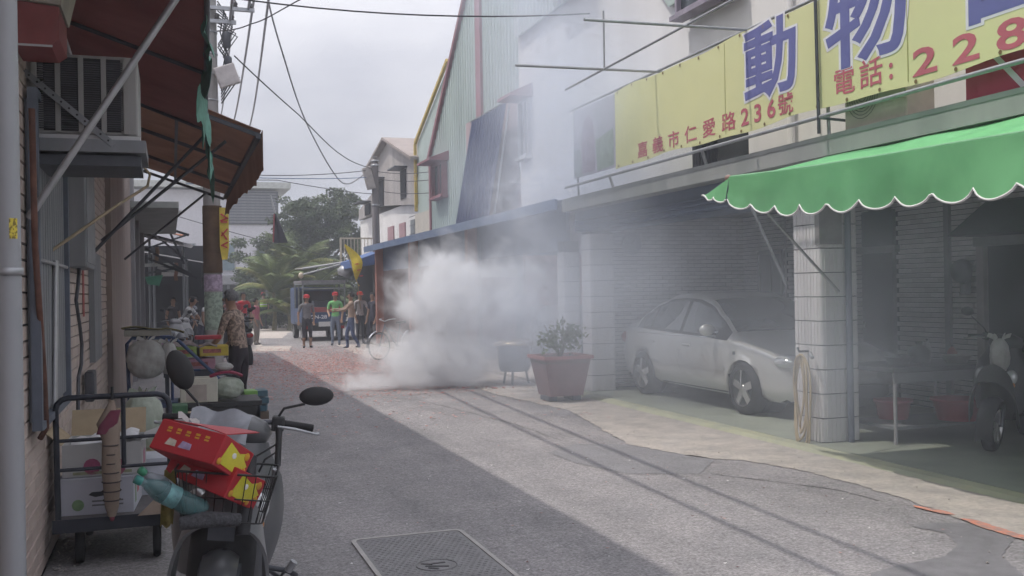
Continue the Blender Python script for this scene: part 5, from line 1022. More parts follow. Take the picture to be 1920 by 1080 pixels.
# ================================================================ people
def skin_mesh(nodes, edges, sub=2):
    me = bpy.data.meshes.new('skeleton'); names = list(nodes); me.from_pydata([nodes[k][0] for k in names], [(names.index(a), names.index(b)) for a, b in edges], [])
    o = bpy.data.objects.new('skeleton', me); COL.objects.link(o); md = o.modifiers.new('skin', 'SKIN'); md.use_smooth_shade = True; md.branch_smoothing = .4
    for i, k in enumerate(names):
        r = nodes[k][1]; r = r if isinstance(r, tuple) else (r, r); me.skin_vertices[0].data[i].radius = r; me.skin_vertices[0].data[i].use_root = (k == 'pelvis')
    sb = o.modifiers.new('sub', 'SUBSURF'); sb.levels = sub; sb.render_levels = sub
    dg = bpy.context.evaluated_depsgraph_get(); out = bpy.data.meshes.new_from_object(o.evaluated_get(dg)); bpy.data.objects.remove(o); bpy.data.meshes.remove(me); return out
M_skin = mat('skin', (.36, .22, .155), .6, var=.06, scale=9); M_hair = mat('black_hair', (.025, .023, .024), .8, var=.2, scale=30); M_ghair = mat('grey_hair', (.25, .25, .26), .85, var=.25, scale=40, bump=.5, bscale=90)
def person(label, loc, rz, h, shirt, pants, shoe=(.05, .05, .06), arms=None, legs=None, sleeve=.75, shorts=False, lean=0., cap=None, hair=None, vest=None, stout=1., pattern=None, head_turn=0):
    """faces -y. arms/legs: {side: [(elbow),(hand)]} in units of body height, relative to shoulder/hip"""
    p = thing('person', label, 'person', loc, rz); S = h
    A = {-1: [(-.03, .0, -.175), (-.02, -.06, -.33)], 1: [(.03, .0, -.175), (.02, -.06, -.33)]}; A.update(arms or {})
    Lg = {-1: [(-.01, -.015, -.245), (-.01, .01, -.47)], 1: [(.01, -.015, -.245), (.01, .01, -.47)]}; Lg.update(legs or {})
    N = {}; Ed = []; tags = []
    def add(n, pt, r): N[n] = (Vector(pt)*S, tuple(x*S for x in r) if isinstance(r, tuple) else r*S)
    ls = lambda z: -lean*(z-.52)
    add('pelvis', (0, 0, .515), (.083*stout, .066*stout)); add('waist', (0, ls(.60), .60), (.079*stout, .062*stout)); add('chest', (0, ls(.73), .73), (.088*stout, .064*stout)); add('upper', (0, ls(.80), .795), (.07, .05)); add('neck', (0, ls(.85), .85), .031); add('jaw', (0, ls(.88)-.012, .885), (.038, .042)); add('head', (0, ls(.93)-.006, .935), (.046, .055)); add('crown', (0, ls(.97)+.004, .975), (.036, .044))
    for a, b, t in (('pelvis', 'waist', 'P2'), ('waist', 'chest', 'S'), ('chest', 'upper', 'S'), ('upper', 'neck', 'N'), ('neck', 'jaw', 'K'), ('jaw', 'head', 'K'), ('head', 'crown', 'K')): Ed.append((a, b)); tags.append((a, b, t))
    for sx in (-1, 1):
        n = 'l' if sx < 0 else 'r'; sh = Vector((sx*.105, ls(.79), .80)); el = sh+Vector(A[sx][0]); ha = sh+Vector(A[sx][1]); add('sh'+n, sh, .036); add('el'+n, el, .025); add('wr'+n, ha, (.0165, .0165)); d = (ha-el).normalized()
        add('pa'+n, ha+d*.03, (.022, .014)); Ed += [('upper', 'sh'+n), ('sh'+n, 'el'+n), ('el'+n, 'wr'+n), ('wr'+n, 'pa'+n)]; tags += [('upper', 'sh'+n, 'S'), ('sh'+n, 'el'+n, 'A'), ('el'+n, 'wr'+n, 'F'), ('wr'+n, 'pa'+n, 'H')]
        side = d.cross(Vector((0, 1, .2))).normalized(); fwd = side.cross(d).normalized()
        for i, (o_, L_) in enumerate(((-.016, .040), (-.0055, .047), (.0055, .044), (.016, .034))):
            b0 = ha+d*.045+side*o_; b1 = b0+d*L_*.55-fwd*.004; b2 = b0+d*L_-fwd*.016
            for j, q_ in enumerate((b0, b1, b2)): add('f%s%d%d' % (n, i, j), q_, .0055-.0007*j)
            Ed += [('pa'+n, 'f%s%d0' % (n, i)), ('f%s%d0' % (n, i), 'f%s%d1' % (n, i)), ('f%s%d1' % (n, i), 'f%s%d2' % (n, i))]; tags += [('f%s%d0' % (n, i), 'f%s%d2' % (n, i), 'H')]
        add('t%s0' % n, ha+d*.022-side*sx*.024, .006); add('t%s1' % n, ha+d*.048-side*sx*.032-fwd*.008, .005); Ed += [('wr'+n, 't%s0' % n), ('t%s0' % n, 't%s1' % n)]; tags += [('wr'+n, 't%s1' % n, 'H')]
        hp = Vector((sx*.052, 0, .49)); kn = hp+Vector(Lg[sx][0]); an = hp+Vector(Lg[sx][1]); add('hp'+n, hp, .056*stout); add('kn'+n, kn, .036); add('an'+n, an, .024); add('he'+n, an+Vector((0, .012, -.012)), .02); add('to'+n, an+Vector((sx*.012, -.085, -.003)), (.024, .014))
        Ed += [('pelvis', 'hp'+n), ('hp'+n, 'kn'+n), ('kn'+n, 'an'+n), ('an'+n, 'to'+n), ('an'+n, 'he'+n)]; tags += [('pelvis', 'hp'+n, 'P'), ('hp'+n, 'kn'+n, 'P'), ('kn'+n, 'an'+n, 'C'), ('an'+n, 'to'+n, 'B'), ('an'+n, 'he'+n, 'B')]
    me = skin_mesh(N, Ed)
    cs = mat('cloth_%02x%02x%02x' % tuple(int(x*255) for x in shirt), shirt, .9, var=.12, scale=pattern or 7, c2=tuple(x*(.42 if pattern else .75) for x in shirt), bump=.3, bscale=14, lo=.46 if pattern else .35, hi=.54 if pattern else .65)
    cp = mat('trouser_%02x%02x%02x' % tuple(int(x*255) for x in pants), pants, .9, var=.12, scale=6, bump=.3, bscale=12); cb = mat('shoe_%02x%02x' % tuple(int(x*255) for x in shoe[:2]), shoe, .7)
    for m in (M_skin, cs, cp, cb): me.materials.append(m)
    P3 = {k: N[k][0] for k in N}
    for f in me.polygons:
        c = f.center; best = 1e9; mi = 0
        for a, b, t in tags:
            A_, B_ = P3[a], P3[b]; ab = B_-A_; u = max(0, min(1, (c-A_).dot(ab)/max(1e-9, ab.length_squared))); dd = (c-(A_+ab*u)).length/max(N[a][1] if not isinstance(N[a][1], tuple) else N[a][1][0], .02)
            if dd < best:
                best = dd
                mi = {'S': 1, 'P': 2, 'P2': 2 if u < .35 else 1, 'N': 1 if u < .55 else 0, 'K': 0, 'A': 1 if u < sleeve else 0, 'F': 1 if sleeve > 1.5 and u < .9 else 0, 'H': 0, 'C': 0 if shorts and u > .1 else 2, 'B': 3}[t]
        f.material_index = mi
    o = bpy.data.objects.new('body', me); COL.objects.link(o); o.parent = p
    hd_ = Vector((0, ls(.935)-.006, .935))*S; k = S/1.65; hroot = bpy.data.objects.new('face', None)
    Rz = Matrix.Translation(hd_) @ Matrix.Rotation(R(head_turn), 4, 'Z')
    def hp_(q, name, m): q.xf(Rz); return q.build(name, m, p)
    q = MB(); q.ell((-.03*k, -.083*k, .0), (.012*k, .006*k, .007*k), 8, 5); q.ell((.03*k, -.083*k, .0), (.012*k, .006*k, .007*k), 8, 5); hp_(q, 'eyes', M_hair)
    q = MB(); q.ell((0, -.098*k, -.022*k), (.013*k, .018*k, .022*k), 8, 6); hp_(q, 'nose', M_skin)
    q = MB(); q.ell((0, -.082*k, -.06*k), (.024*k, .007*k, .006*k), 8, 5); hp_(q, 'mouth', mat('lips', (.30, .12, .10), .6))
    for sx in (-1, 1): q = MB(); q.ell((sx*.078*k, .0, -.012*k), (.01*k, .018*k, .028*k), 8, 6); hp_(q, 'ear', M_skin)
    if hair:
        q = MB(); n0 = 0
        def hf(u, v):
            a = 2*math.pi*u; el = R(90-(118 if math.sin(a) > -.35 else 62)*v); rr = k*(.096+.006*math.sin(11*a+5*v)); return (rr*.9*math.cos(el)*math.cos(a), rr*1.06*math.cos(el)*math.sin(a)+.008*k, rr*1.0*math.sin(el)+.012*k)
        q.grid(hf, 26, 9, .006); hp_(q, 'hair', hair)
    if cap:
        q = MB(); q.lathe([(.094*k, -.01*k), (.097*k, .03*k), (.085*k, .07*k), (.05*k, .095*k), (.001, .102*k)], 18, (0, .004*k, .01*k)); q.grid(lambda u, v: (.085*k*(2*u-1)*(1-.25*v), -.075*k-.085*k*v*math.sqrt(max(0, 1-(2*u-1)**2*.8)), .012*k-.012*k*v), 10, 4, .004); hp_(q, 'cap', mat('cap_%02x' % int(cap[0]*255), cap, .8))
        q = MB(); q.grid(lambda u, v: (.088*k*math.cos(math.pi*u), .05*k+.05*k*math.sin(math.pi*u), -.05*k*v), 10, 3, .006); hp_(q, 'hair', M_hair)
    if vest:
        q = MB(); q.grid(lambda u, v: (.096*S*stout*math.cos(2*math.pi*u), .073*S*stout*math.sin(2*math.pi*u)+ls(.6+.2*v)*S, (.60+.20*v)*S), 24, 6, .004); q.build('vest', mat('vest_%02x' % int(vest[0]*255), vest, .7), p)
        q = MB(); q.grid(lambda u, v: (.099*S*stout*math.cos(2*math.pi*u), .076*S*stout*math.sin(2*math.pi*u)+ls(.66)*S, (.65+.03*v)*S), 24, 1, .003); q.build('reflective_band', M_wht, p)
    return p
# the old man in the patterned shirt leaning to the goods
person('grey-haired old man in patterned brown shirt standing behind the bags, arm reaching left', (.86, 13.5, 0), R(-125), 1.69, (.36, .27, .22), (.035, .026, .035), arms={-1: [(-.04, -.05, -.16), (-.05, -.16, -.24)], 1: [(.05, -.03, -.165), (.05, -.14, -.27)]}, hair=M_ghair, sleeve=.85, lean=.16, pattern=22, stout=1.18)
# people by the truck
person('man in red cap and grey shirt with shorts standing facing the lane', (3.88, 29.9, 0), R(5), 1.60, (.23, .22, .235), (.06, .06, .075), cap=(.50, .04, .05), shorts=True, stout=1.12, arms={-1: [(-.05, .02, -.16), (-.06, -.03, -.30)], 1: [(.03, 0, -.17), (.01, -.07, -.31)]})
person('man in red cap and bright green shirt beside the truck', (4.86, 30.7, 0), R(-15), 1.66, (.22, .55, .22), (.20, .24, .32), cap=(.50, .04, .05), arms={-1: [(-.03, -.03, -.16), (-.0, -.13, -.22)], 1: [(.03, 0, -.17), (.02, -.08, -.31)]})
person('man in tan shirt and jeans holding both arms out to the left', (5.0, 28.7, 0), R(-95), 1.64, (.42, .31, .24), (.09, .12, .22), hair=M_hair, sleeve=1.6, arms={-1: [(-.01, -.13, -.10), (.0, -.27, -.10)], 1: [(.01, -.12, -.11), (.0, -.26, -.13)]}, legs={-1: [(-.01, -.08, -.23), (-.01, -.06, -.47)], 1: [(.01, .02, -.245), (.01, .14, -.455)]})
person('man in red cap and pale shirt holding the yellow flag', (5.72, 31.2, 0), R(20), 1.66, (.44, .40, .40), (.045, .045, .06), cap=(.55, .07, .05), arms={1: [(.03, -.06, -.13), (.02, -.14, -.04)]})
person('person in a dark striped top standing beside the flag bearer', (6.02, 30.6, 0), R(-60), 1.62, (.06, .06, .09), (.04, .045, .07), hair=M_hair, sleeve=.6, legs={-1: [(-.02, -.05, -.24), (-.02, -.08, -.47)], 1: [(.01, .03, -.245), (.01, .10, -.46)]})
# people on the left of the crossing
person('man in a bright red t-shirt walking near the motorbikes', (2.35, 34.2, 0), R(10), 1.70, (.55, .035, .05), (.13, .15, .18), hair=M_hair, sleeve=.7)
person('person in a pink shirt walking beside the red t-shirt', (2.62, 32.6, 0), R(60), 1.50, (.48, .16, .21), (.25, .22, .20), hair=M_hair, sleeve=.8)
person('person in a salmon shirt partly hidden behind the old man', (1.75, 31.5, 0), R(-20), 1.62, (.42, .20, .17), (.10, .10, .12), hair=M_hair)
person('rider in a lime safety vest and dark trousers at the far crossing', (4.15, 47.3, 0), R(180), 1.72, (.10, .14, .10), (.03, .035, .045), hair=M_hair, vest=(.45, .75, .10), cap=(.5, .1, .08))
person('woman in a white blouse bending over the market goods', (.28, 27.6, 0), R(70), 1.58, (.62, .62, .62), (.06, .06, .08), hair=M_hair, lean=.55, arms={-1: [(-.02, -.09, -.14), (-.02, -.16, -.26)], 1: [(.02, -.10, -.13), (.02, -.18, -.24)]})
person('shopper in a grey top behind the white blouse', (.62, 29.6, 0), R(-60), 1.60, (.28, .28, .32), (.05, .05, .06), hair=M_hair)
person('bare-armed shopper in dark top under the orange tarpaulin', (.10, 30.6, 0), R(30), 1.58, (.08, .07, .08), (.07, .07, .09), hair=M_hair, sleeve=.3)
person('onlooker in a dark red polo between the scooters and the red t-shirt', (1.95, 33.0, 0), R(35), 1.66, (.40, .05, .07), (.06, .06, .08), hair=M_hair, arms={1: [(.05, -.02, -.16), (.0, -.12, -.2)]})
person('onlooker in a pale blue shirt seen behind the salmon shirt', (2.1, 36.5, 0), R(-30), 1.68, (.35, .42, .55), (.08, .08, .10), hair=M_hair)
person('stooping shopper in a white vest near the parked scooters', (.75, 26.2, 0), R(60), 1.6, (.60, .60, .60), (.10, .10, .14), hair=M_hair, lean=.4, sleeve=.3)
yf = thing('yellow_flag', 'tall yellow flag with red marks held up by the corner shop', 'flag', (5.58, 31.0, 0))
MB().tube([(.12, 0, 1.1), (.05, 0, 1.9), (-.35, 0, 3.1)], .014, 8).build('staff', mat('bamboo', (.33, .26, .17), .7), yf)
MB().grid(lambda u, v: (-.36+.45*v+(.30*math.sin(math.pi*min(1, v*1.15))+.03)*u+.05*math.sin(6*v), -.03+.06*math.sin(7*v+2*u), 3.08-1.25*v+.08*u*(1-v)), 6, 16, .005).build('cloth', mat('yellow_silk', (.70, .55, .04), .7, var=.06), yf)
for v in (.45, .6, .75): MB().bar((-.36+.45*v+.1, -.12, 3.08-1.25*v), (-.36+.45*v+.22, -.12, 3.09-1.25*v), .004, .03).build('red_mark', mat('red_sign_print', (.6, .06, .07), .6), yf)
# ================================================================ goods, carts and machines along the left
M_bagw = mat('cloudy_white_bag', (.62, .63, .61), .35, var=.12, scale=7, bump=1., bscale=22, c2=(.46, .45, .44), alpha=.95); M_bagg = mat('pale_green_bag', (.52, .57, .49), .35, var=.12, scale=7, bump=1., bscale=22, c2=(.36, .41, .34))
translucent(M_bagw, .25); translucent(M_bagg, .25)
def bag(label, c, r, m, knot=True, seed=1):
    rg = random.Random(seed); g = thing('plastic_bag', label, 'bag', (c[0], c[1], c[2]), group='plastic bags of goods'); q = MB(); ph = [rg.uniform(0, 6) for _ in range(6)]
    def fn(u, v):
        a = 2*math.pi*u; t = math.pi*v; w = 1+.05*math.sin(3*a+ph[0]+2*t)+.03*math.sin(9*a+ph[1]-3*t)*math.sin(t)+.025*math.sin(17*a+ph[2]+2*t)+.02*math.sin(11*t+ph[3]+4*a); z = -math.cos(t); s = math.sin(t)**.75
        return (r[0]*s*w*math.cos(a), r[1]*s*w*math.sin(a), r[2]*(z*.92 if z < 0 else z)+r[2])
    q.grid(fn, 48, 26); q.build('sack', m, g)
    if knot:
        q = MB()
        for k in range(4): q.grid(lambda u, v: (.02*math.cos(k*1.57)+(.09*v)*math.cos(k*1.57+.4)+.02*(u-.5), .02*math.sin(k*1.57)+.09*v*math.sin(k*1.57+.4), r[2]*2-.02+.10*v-.05*v*v+.04*(u-.5)), 3, 3, .002)
        q.build('tied_end', m, g)
    return g
hc = thing('blue_handcart', 'blue tubular handcart loaded with bags beside the wall', 'handcart', (-.05, 12.75, 0)); M_btube = mat('blue_tube', (.05, .085, .19), .5, var=.1)
MB().tube([(-.42, 0, .35), (-.44, 0, 1.05), (-.38, 0, 1.12), (.08, 0, 1.11), (.16, 0, 1.06), (.62, .1, .58), (.66, .1, .3)], .022, 10).build('handle_frame', M_btube, hc); MB().tube([(.07, 0, 1.10), (.07, 0, .35)], .018, 8).build('upright', M_btube, hc)
MB().tube([(-.43, .02, .72), (.4, .04, .70)], .016, 8).build('rail', M_btube, hc); MB().box(-.45, .68, -.2, .35, .28, .34).build('deck', M_btube, hc)
for x in (-.38, .6): MB().lathe([(.06, -.03), (.13, -.03), (.14, 0), (.13, .03), (.06, .03)], 16, (x, .1, .14), 'X').build('wheel', M_tyre, hc)
bag('big cloudy bag with red print hanging on the blue handcart', (-.27, 12.58, .62), (.22, .16, .24), M_bagw, True, 2)
bag('slim white bag with green handle beside the big cloudy bag', (-.02, 12.62, .66), (.11, .10, .20), M_bagw, True, 3)
tag(MB().bbox(-.52, .02, 12.7, 13.1, 1.14, 1.22, .01).build('foam_slab', mat('grimy_foam', (.42, .41, .36), .8)), 'grimy foam slab lying on top of the handcart frame', 'foam slab')
tag(MB().grid(lambda u, v: (-.55+.72*u, 12.65+.5*v, 1.25+.02*math.sin(8*u)-.10*max(0, u-.72)*3-.03*v), 14, 4, .012).build('olive_cloth', mat('olive_cloth', (.26, .23, .08), .9, var=.2)), 'olive yellow cloth folded over the handcart load', 'cloth')
# black trestle with bags
bt = thing('low_table', 'low dark table carrying foam box and green bag in the lane', 'table', (.50, 11.75, 0)); MB().bbox(-.42, .48, -.22, .5, .36, .42, .008).build('top', M_blackp, bt); MB().box(-.4, .46, -.2, -.17, .22, .355).build('apron', M_blackp, bt)
for x in (-.38, .44):
    for y in (-.18, .44): MB().box(x-.02, x+.02, y-.02, y+.02, 0, .36).build('leg', M_dsteel, bt)
fo = thing('foam_box', 'open white foam box with brown card inside on the low table', 'box', (.30, 11.7, .425)); q = MB(); q.bbox(-.2, .2, -.15, -.11, 0, .27, .008); q.bbox(-.2, .2, .11, .15, 0, .27, .008); q.bbox(-.2, -.16, -.11, .11, 0, .27, .008); q.bbox(.16, .2, -.11, .11, 0, .27, .008); q.build('shell', mat('cream_foam', (.60, .58, .50), .8, var=.06), fo); MB().box(-.14, .08, -.157, -.151, .02, .2).build('card_panel', mat('pinkish_card', (.48, .42, .38), .85), fo)
bag('full pale green bag on the low table', (.62, 11.7, .425), (.17, .14, .13), M_bagg, False, 5)
tag(MB().grid(lambda u, v: (.42+.36*u, 11.65+.2*v, .70+.05*math.sin(math.pi*u)+.01*math.sin(9*v)), 10, 5, .02).build('maroon_cloth', mat('crimson_cloth', (.26, .03, .07), .9)), 'crimson cloth lying on top of the pale green bag', 'cloth')
bag('small white bundle on top of the crimson cloth', (.58, 11.8, .745), (.10, .08, .05), M_bagw, False, 6)
for i, (z, c, l) in enumerate(((.02, (.20, .40, .10), 'bottom'), (.12, (.23, .46, .12), 'middle'), (.215, (.22, .42, .12), 'top'))):
    g = thing('flat_box', l+' one of the three flat green boxes stacked in the lane', 'box', (1.03+.02*(i % 2), 13.3, z+.08), R(-8+6*i), 'flat green boxes'); MB().bbox(-.14, .03, -.1, .2, 0, .075, .004).build('green_half', mat('lime_card', c, .6), g); MB().bbox(.032, .16, -.1, .2, .001, .074, .004).build('teal_half', mat('teal_card', (.06, .13, .17), .6), g)
tag(MB().box(.9, 1.2, 13.15, 13.5, .0, .098).build('pallet', mat('old_wood', (.16, .12, .09), .9)), 'small wooden pallet under the green boxes', 'pallet')
# fruit cartons beyond the handcart
for x, z, c, l in ((.30, .78, (.30, .42, .10), 'green fronted fruit carton on the barrow'), (.68, .78, (.58, .45, .07), 'yellow fronted fruit carton under the old man\'s hand'), (.50, .62, (.42, .22, .28), 'pinkish carton below the yellow one')):
    g = thing('fruit_carton', l, 'carton', (x*.9-.1, 13.05, z+.07)); MB().bbox(-.2, .19, 0, .35, 0, .13, .006).build('box', mat('fc_%d' % int(x*100), c, .7, var=.1, scale=8), g); MB().box(-.12, .1, -.002, -.0005, .04, .09).build('printed_patch', mat('fp_%d' % int(x*100), (.5, .16, .14), .7, var=.3, scale=20), g)
tag(MB().grid(lambda u, v: (-.05+.62*u, 13.05+.35*v, 1.0+.05*math.sin(5*u)*math.sin(3*v)+.02*math.sin(17*u)), 14, 6, .02).build('cover_sheet', mat('pink_white_sheet', (.46, .38, .37), .8, var=.2, scale=4)), 'crumpled pinkish sheet covering the fruit cartons', 'sheet')
tag(MB().bbox(.30, .62, 13.1, 13.3, 1.06, 1.11, .01).build('red_tray', mat('red_tray', (.48, .05, .07), .5)), 'flat red tray on the fruit cartons', 'tray')
br_ = thing('barrow', 'dark barrow holding up the fruit cartons', 'barrow', (.34, 13.3, 0)); MB().box(-.42, .42, -.25, .22, .6, .685).build('bed', M_dsteel, br_)
for x in (-.38, .38): MB().box(x-.025, x+.025, -.2, .2, 0, .598).build('leg', M_dsteel, br_)
bag('grey bag standing at the foot of the wall behind the trolley', (-.3, 9.6, .0), (.18, .16, .22), mat('grey_bag', (.20, .20, .22), .5, var=.15, bump=.4, bscale=12), True, 9)
bag('pale bag with red stripes behind the trolley handle', (-.22, 8.6, .35), (.16, .14, .24), M_bagg, True, 10)
tag(MB().bbox(-.42, -.02, 8.4, 8.9, 0, .345, .01).build('wooden_crate', mat('pale_wood', (.40, .32, .20), .85, var=.15, scale=5)), 'pale wooden crate behind the trolley', 'crate')
tag(MB().bbox(-.05, .40, 10.4, 10.8, .0, .42, .012).build('cardboard_box', mat('kraft_card', (.42, .33, .20), .85, var=.1)), 'kraft cardboard box between trolley and low table', 'box')
tag(MB().bbox(-.02, .16, 10.45, 10.7, .425, .52, .012).build('green_packet', mat('dark_green_packet', (.06, .16, .08), .6)), 'dark green packet lying on the kraft box', 'packet')
tag(MB().grid(lambda u, v: (-.08+.5*u+.1*v, 9.9+.3*v, .06+.35*v+.02*math.sin(8*u)), 8, 6, .01).build('mint_sheet', mat('mint_plastic', (.30, .42, .36), .5, var=.1)), 'mint plastic sheet leaning behind the trolley', 'sheet')
# parked motorbikes along the left
for i, (x, y, a, l) in enumerate(((1.38, 21.9, 178, 'grey motor scooter parked just behind the old man'), (1.62, 24.6, 185, 'dark motor scooter parked beside the utility pole'), (.2, 24.2, 30, 'motor scooter parked by the grey pillars'), (.35, 26.0, 20, 'pale motor scooter parked in front of the market shed'), (1.75, 28.3, 175, 'motor scooter standing near the red t-shirt man'), (2.0, 30.2, 160, 'silver motor scooter farthest up the lane'))):
    s_ = scooter('motor_scooter', l, (x, y, 0), (0, R(5), R(a)), (M_scg, M_scl, mat('silver_fairing', (.42, .42, .44), .35), mat('white_fairing', (.55, .55, .56), .35), M_scg, mat('silver_fairing', (.42, .42, .44), .35))[i], M_scl)
for i, (x, y, z, c, l) in enumerate(((-.35, 22.5, .55, (.45, .20, .42), 'purple'), (-.1, 23.2, .5, (.10, .16, .42), 'blue'), (-.45, 25.4, .6, (.55, .54, .55), 'white'), (-.15, 26.8, .5, (.32, .33, .36), 'grey'), (-.4, 21.0, .65, (.40, .38, .33), 'cream'))):
    bag(l+' bundle of goods heaped by the grey pillars', (x, y, z-.5), (.24, .22, .38), mat(l+'_bundle', c, .6, var=.2, scale=6, bump=.4, bscale=10), False, 20+i)
# ================================================================ right: garage things
hs = thing('garden_hose', 'coiled cream hose hanging on the tiled column', 'hose', (6.05, 8.45, 0)); M_hose = mat('cream_hose', (.52, .42, .27), .6, var=.12, scale=8)
for k in range(5):
    a = .05+.022*k; b = .36+.035*k; cx = -.05+.012*math.sin(k*2); P = [(cx+.015*math.sin(t*3+k)-.02*k*.3, .0+a*math.sin(t)*1.0-.01*k+.04*(1-math.cos(t))*(.3-.12*k), .92-b*(1-math.cos(t))) for t in [2*math.pi*i/22 for i in range(23)]]
    MB().tube(P, .011, 8).build('hose_loop', M_hose, hs)
MB().tube([(.05, 0, .95), (-.06, 0, .95), (-.08, 0, .99)], .012, 8).build('hook', M_dsteel, hs); MB().tube([(-.02, -.12, .94), (-.05, -.2, .90)], .02, 8).build('tap', M_steel, hs)
ct = thing('wall_clock', 'round dusty clock on the garage side wall', 'clock', (6.95, 14.19, 2.32)); MB().lathe([(.17, 0), (.17, -.03), (.155, -.04), (.15, -.03), (.001, -.03)], 26, (0, 0, 0), 'Y').build('case', mat('grey_clock', (.33, .34, .37), .6), ct); MB().bar((0, -.034, 0), (.05, -.034, .08), .006).build('hand', M_dark, ct); MB().bar((0, -.034, 0), (-.1, -.034, .03), .005).build('hand', M_dark, ct)
tb = thing('work_table', 'dark work table with pale legs standing behind the tiled column', 'table', (7.25, 8.15, .045)); MB().bbox(-.62, .62, -.32, .5, .70, .75, .008).build('top', M_dsteel, tb); MB().box(-.6, .6, -.3, -.27, .60, .70).build('apron', M_grey, tb); MB().box(-.56, .56, -.26, .44, .14, .17).build('shelf', M_grey, tb)
for x in (-.58, .58):
    for y in (-.28, .46): MB().tube([(x, y, 0), (x, y, .7)], .018, 8).build('leg', mat('pale_leg', (.40, .39, .40), .5), tb)
def basin(label, loc, r, h):
    g = thing('red_basin', label, 'basin', loc, group='red plastic basins'); m = mat('red_basket', (.40, .04, .07), .5, var=.08); MB().lathe([(r*.78, 0), (r*.98, h), (r*1.08, h), (r*1.08, h-.025), (r*1.0, h-.03)], 26, cap=False).build('wall', m, g); MB().lathe([(.001, .005), (r*.78, .005)], 26, cap=False).build('base', m, g)
    q = MB(); [q.lathe([(r*(.79+.19*k/5)+.004, h*k/5-.006), (r*(.79+.19*k/5)+.008, h*k/5)], 26, cap=False) for k in range(1, 5)]; q.build('rib', m, g); return g
basin('large red plastic basin under the work table', (7.55, 8.0, .225), .24, .22); basin('smaller red basin behind the large one', (7.05, 8.35, .225), .18, .2)
for x, y, l, c in ((7.0, 8.2, 'grey pan standing at the left of the work table', (.30, .30, .32)), (7.65, 8.1, 'small white bowl on the work table', (.55, .53, .50))):
    g = thing('cooking_pan' if l[0] == 'g' else 'bowl', l, 'pan' if l[0] == 'g' else 'bowl', (x, y, .797)); MB().lathe([(.001, 0), (.10, 0), (.14, .07), (.15, .075), (.135, .07), (.10, .01)], 20, cap=False).build('vessel', mat('vessel_%d' % int(x*10), c, .4, .3), g)
for x, y, l, c, r, h in ((7.35, 8.3, 'dark kettle on the work table', (.07, .07, .08), .11, .2), (7.78, 8.3, 'red canister at the right end of the work table', (.35, .06, .07), .05, .15), (7.5, 8.35, 'pale bottle standing on the work table', (.42, .42, .44), .04, .22)):
    g = thing(l.split()[1], l, l.split()[1], (x, y, .797)); MB().lathe([(r*.9, 0), (r, h*.1), (r, h*.6), (r*.6, h*.85), (r*.3, h*.9), (r*.3, h)], 16).build('body', mat('v2_%d' % int(x*100), c, .4), g); MB().lathe([(r*.35, h), (r*.35, h*1.08), (.001, h*1.08)], 12).build('lid', M_blackp, g)
ms_ = scooter('motor_scooter', 'dim grey motor scooter with orange rimmed wheel parked at the right edge', (7.2, 7.22, .045), (0, R(4), R(-60)), mat('near_black_fairing', (.05, .05, .055), .4), mat('dim_fairing', (.09, .09, .095), .45))
bag('white bag hanging at the front of the dim scooter', (7.3, 7.2, .75), (.09, .08, .17), M_bagw, True, 14)
ex = thing('wall_fitting', 'dark wall-mounted electric fan beside the doorway', 'fan', (8.95, 9.33, 1.75)); MB().lathe([(.13, 0), (.15, -.03), (.13, -.09), (.001, -.10)], 18, (0, 0, .0), 'X').build('guard', M_dsteel, ex); MB().bbox(-.03, .05, -.05, .05, -.28, -.1, .01).build('base', M_grey, ex)
tag(MB().bbox(8.93, 9.0, 9.05, 9.13, 2.2, 2.36, .01).build('wall_lamp', M_dsteel), 'small dark lamp on the wall above the doorway canopy', 'lamp')
tag(MB().lathe([(.10, 0), (.11, .25), (.105, .3), (.001, .3)], 18, (8.55, 8.95, .05)).build('metal_bucket', M_steel), 'metal bucket standing by the doorway', 'bucket')
# planter and stove on the apron
pt = thing('planter', 'square red tapering planter with a sparse bush on the apron', 'planter', (5.36, 13.35, .012)); pt.scale = (.92, .92, .95); M_pot = mat('red_planter', (.23, .125, .13), .6, var=.12, scale=3)
q = MB(); q.add([(-.27, -.27, .08), (.27, -.27, .08), (.27, .27, .08), (-.27, .27, .08), (-.38, -.36, .66), (.38, -.36, .66), (.38, .36, .66), (-.38, .36, .66)], [(3, 2, 1, 0), (0, 1, 5, 4), (1, 2, 6, 5), (2, 3, 7, 6), (3, 0, 4, 7)]); q.build('tub', M_pot, pt)
q = MB(); q.box(-.41, .41, -.40, -.36, .64, .69); q.box(-.41, .41, .36, .40, .64, .69); q.box(-.41, -.38, -.36, .36, .64, .69); q.box(.38, .41, -.36, .36, .64, .69); q.build('rim', mat('pale_red_rim', (.46, .22, .22), .6), pt); MB().box(-.37, .37, -.35, .35, .58, .62).build('soil', M_earth, pt)
for x in (-.2, .2): MB().bbox(x-.07, x+.07, -.2, .2, 0, .079, .01).build('foot', M_dsteel, pt)
rg = random.Random(5); q = MB(); [leaves(q, (rg.uniform(-.25, .25), rg.uniform(-.2, .2), .75+rg.uniform(0, .45)), (.18, .18, .16), 34, .045, rg) for _ in range(12)]; q.build('foliage', M_leafs[2], pt)
q = MB(); [q.tube([(0, 0, .6), (.1*math.cos(k), .1*math.sin(k), .85), (.25*math.cos(k), .2*math.sin(k), 1.15)], [.012, .009, .004], 5) for k in range(6)]; q.build('stem', M_bark, pt)
sv = thing('street_stove', 'round blue-grey stove drum with shiny lid half hidden in smoke', 'stove', (5.55, 15.9, .02)); MB().lathe([(.24, .22), (.27, .3), (.28, .62), (.27, .66)], 24).build('drum', mat('blue_grey_drum', (.17, .19, .23), .5, .3), sv); MB().lathe([(.36, .665), (.37, .68), (.25, .74), (.05, .77), (.001, .78)], 28).build('lid', mat('brass_lid', (.55, .45, .30), .25, .8), sv)
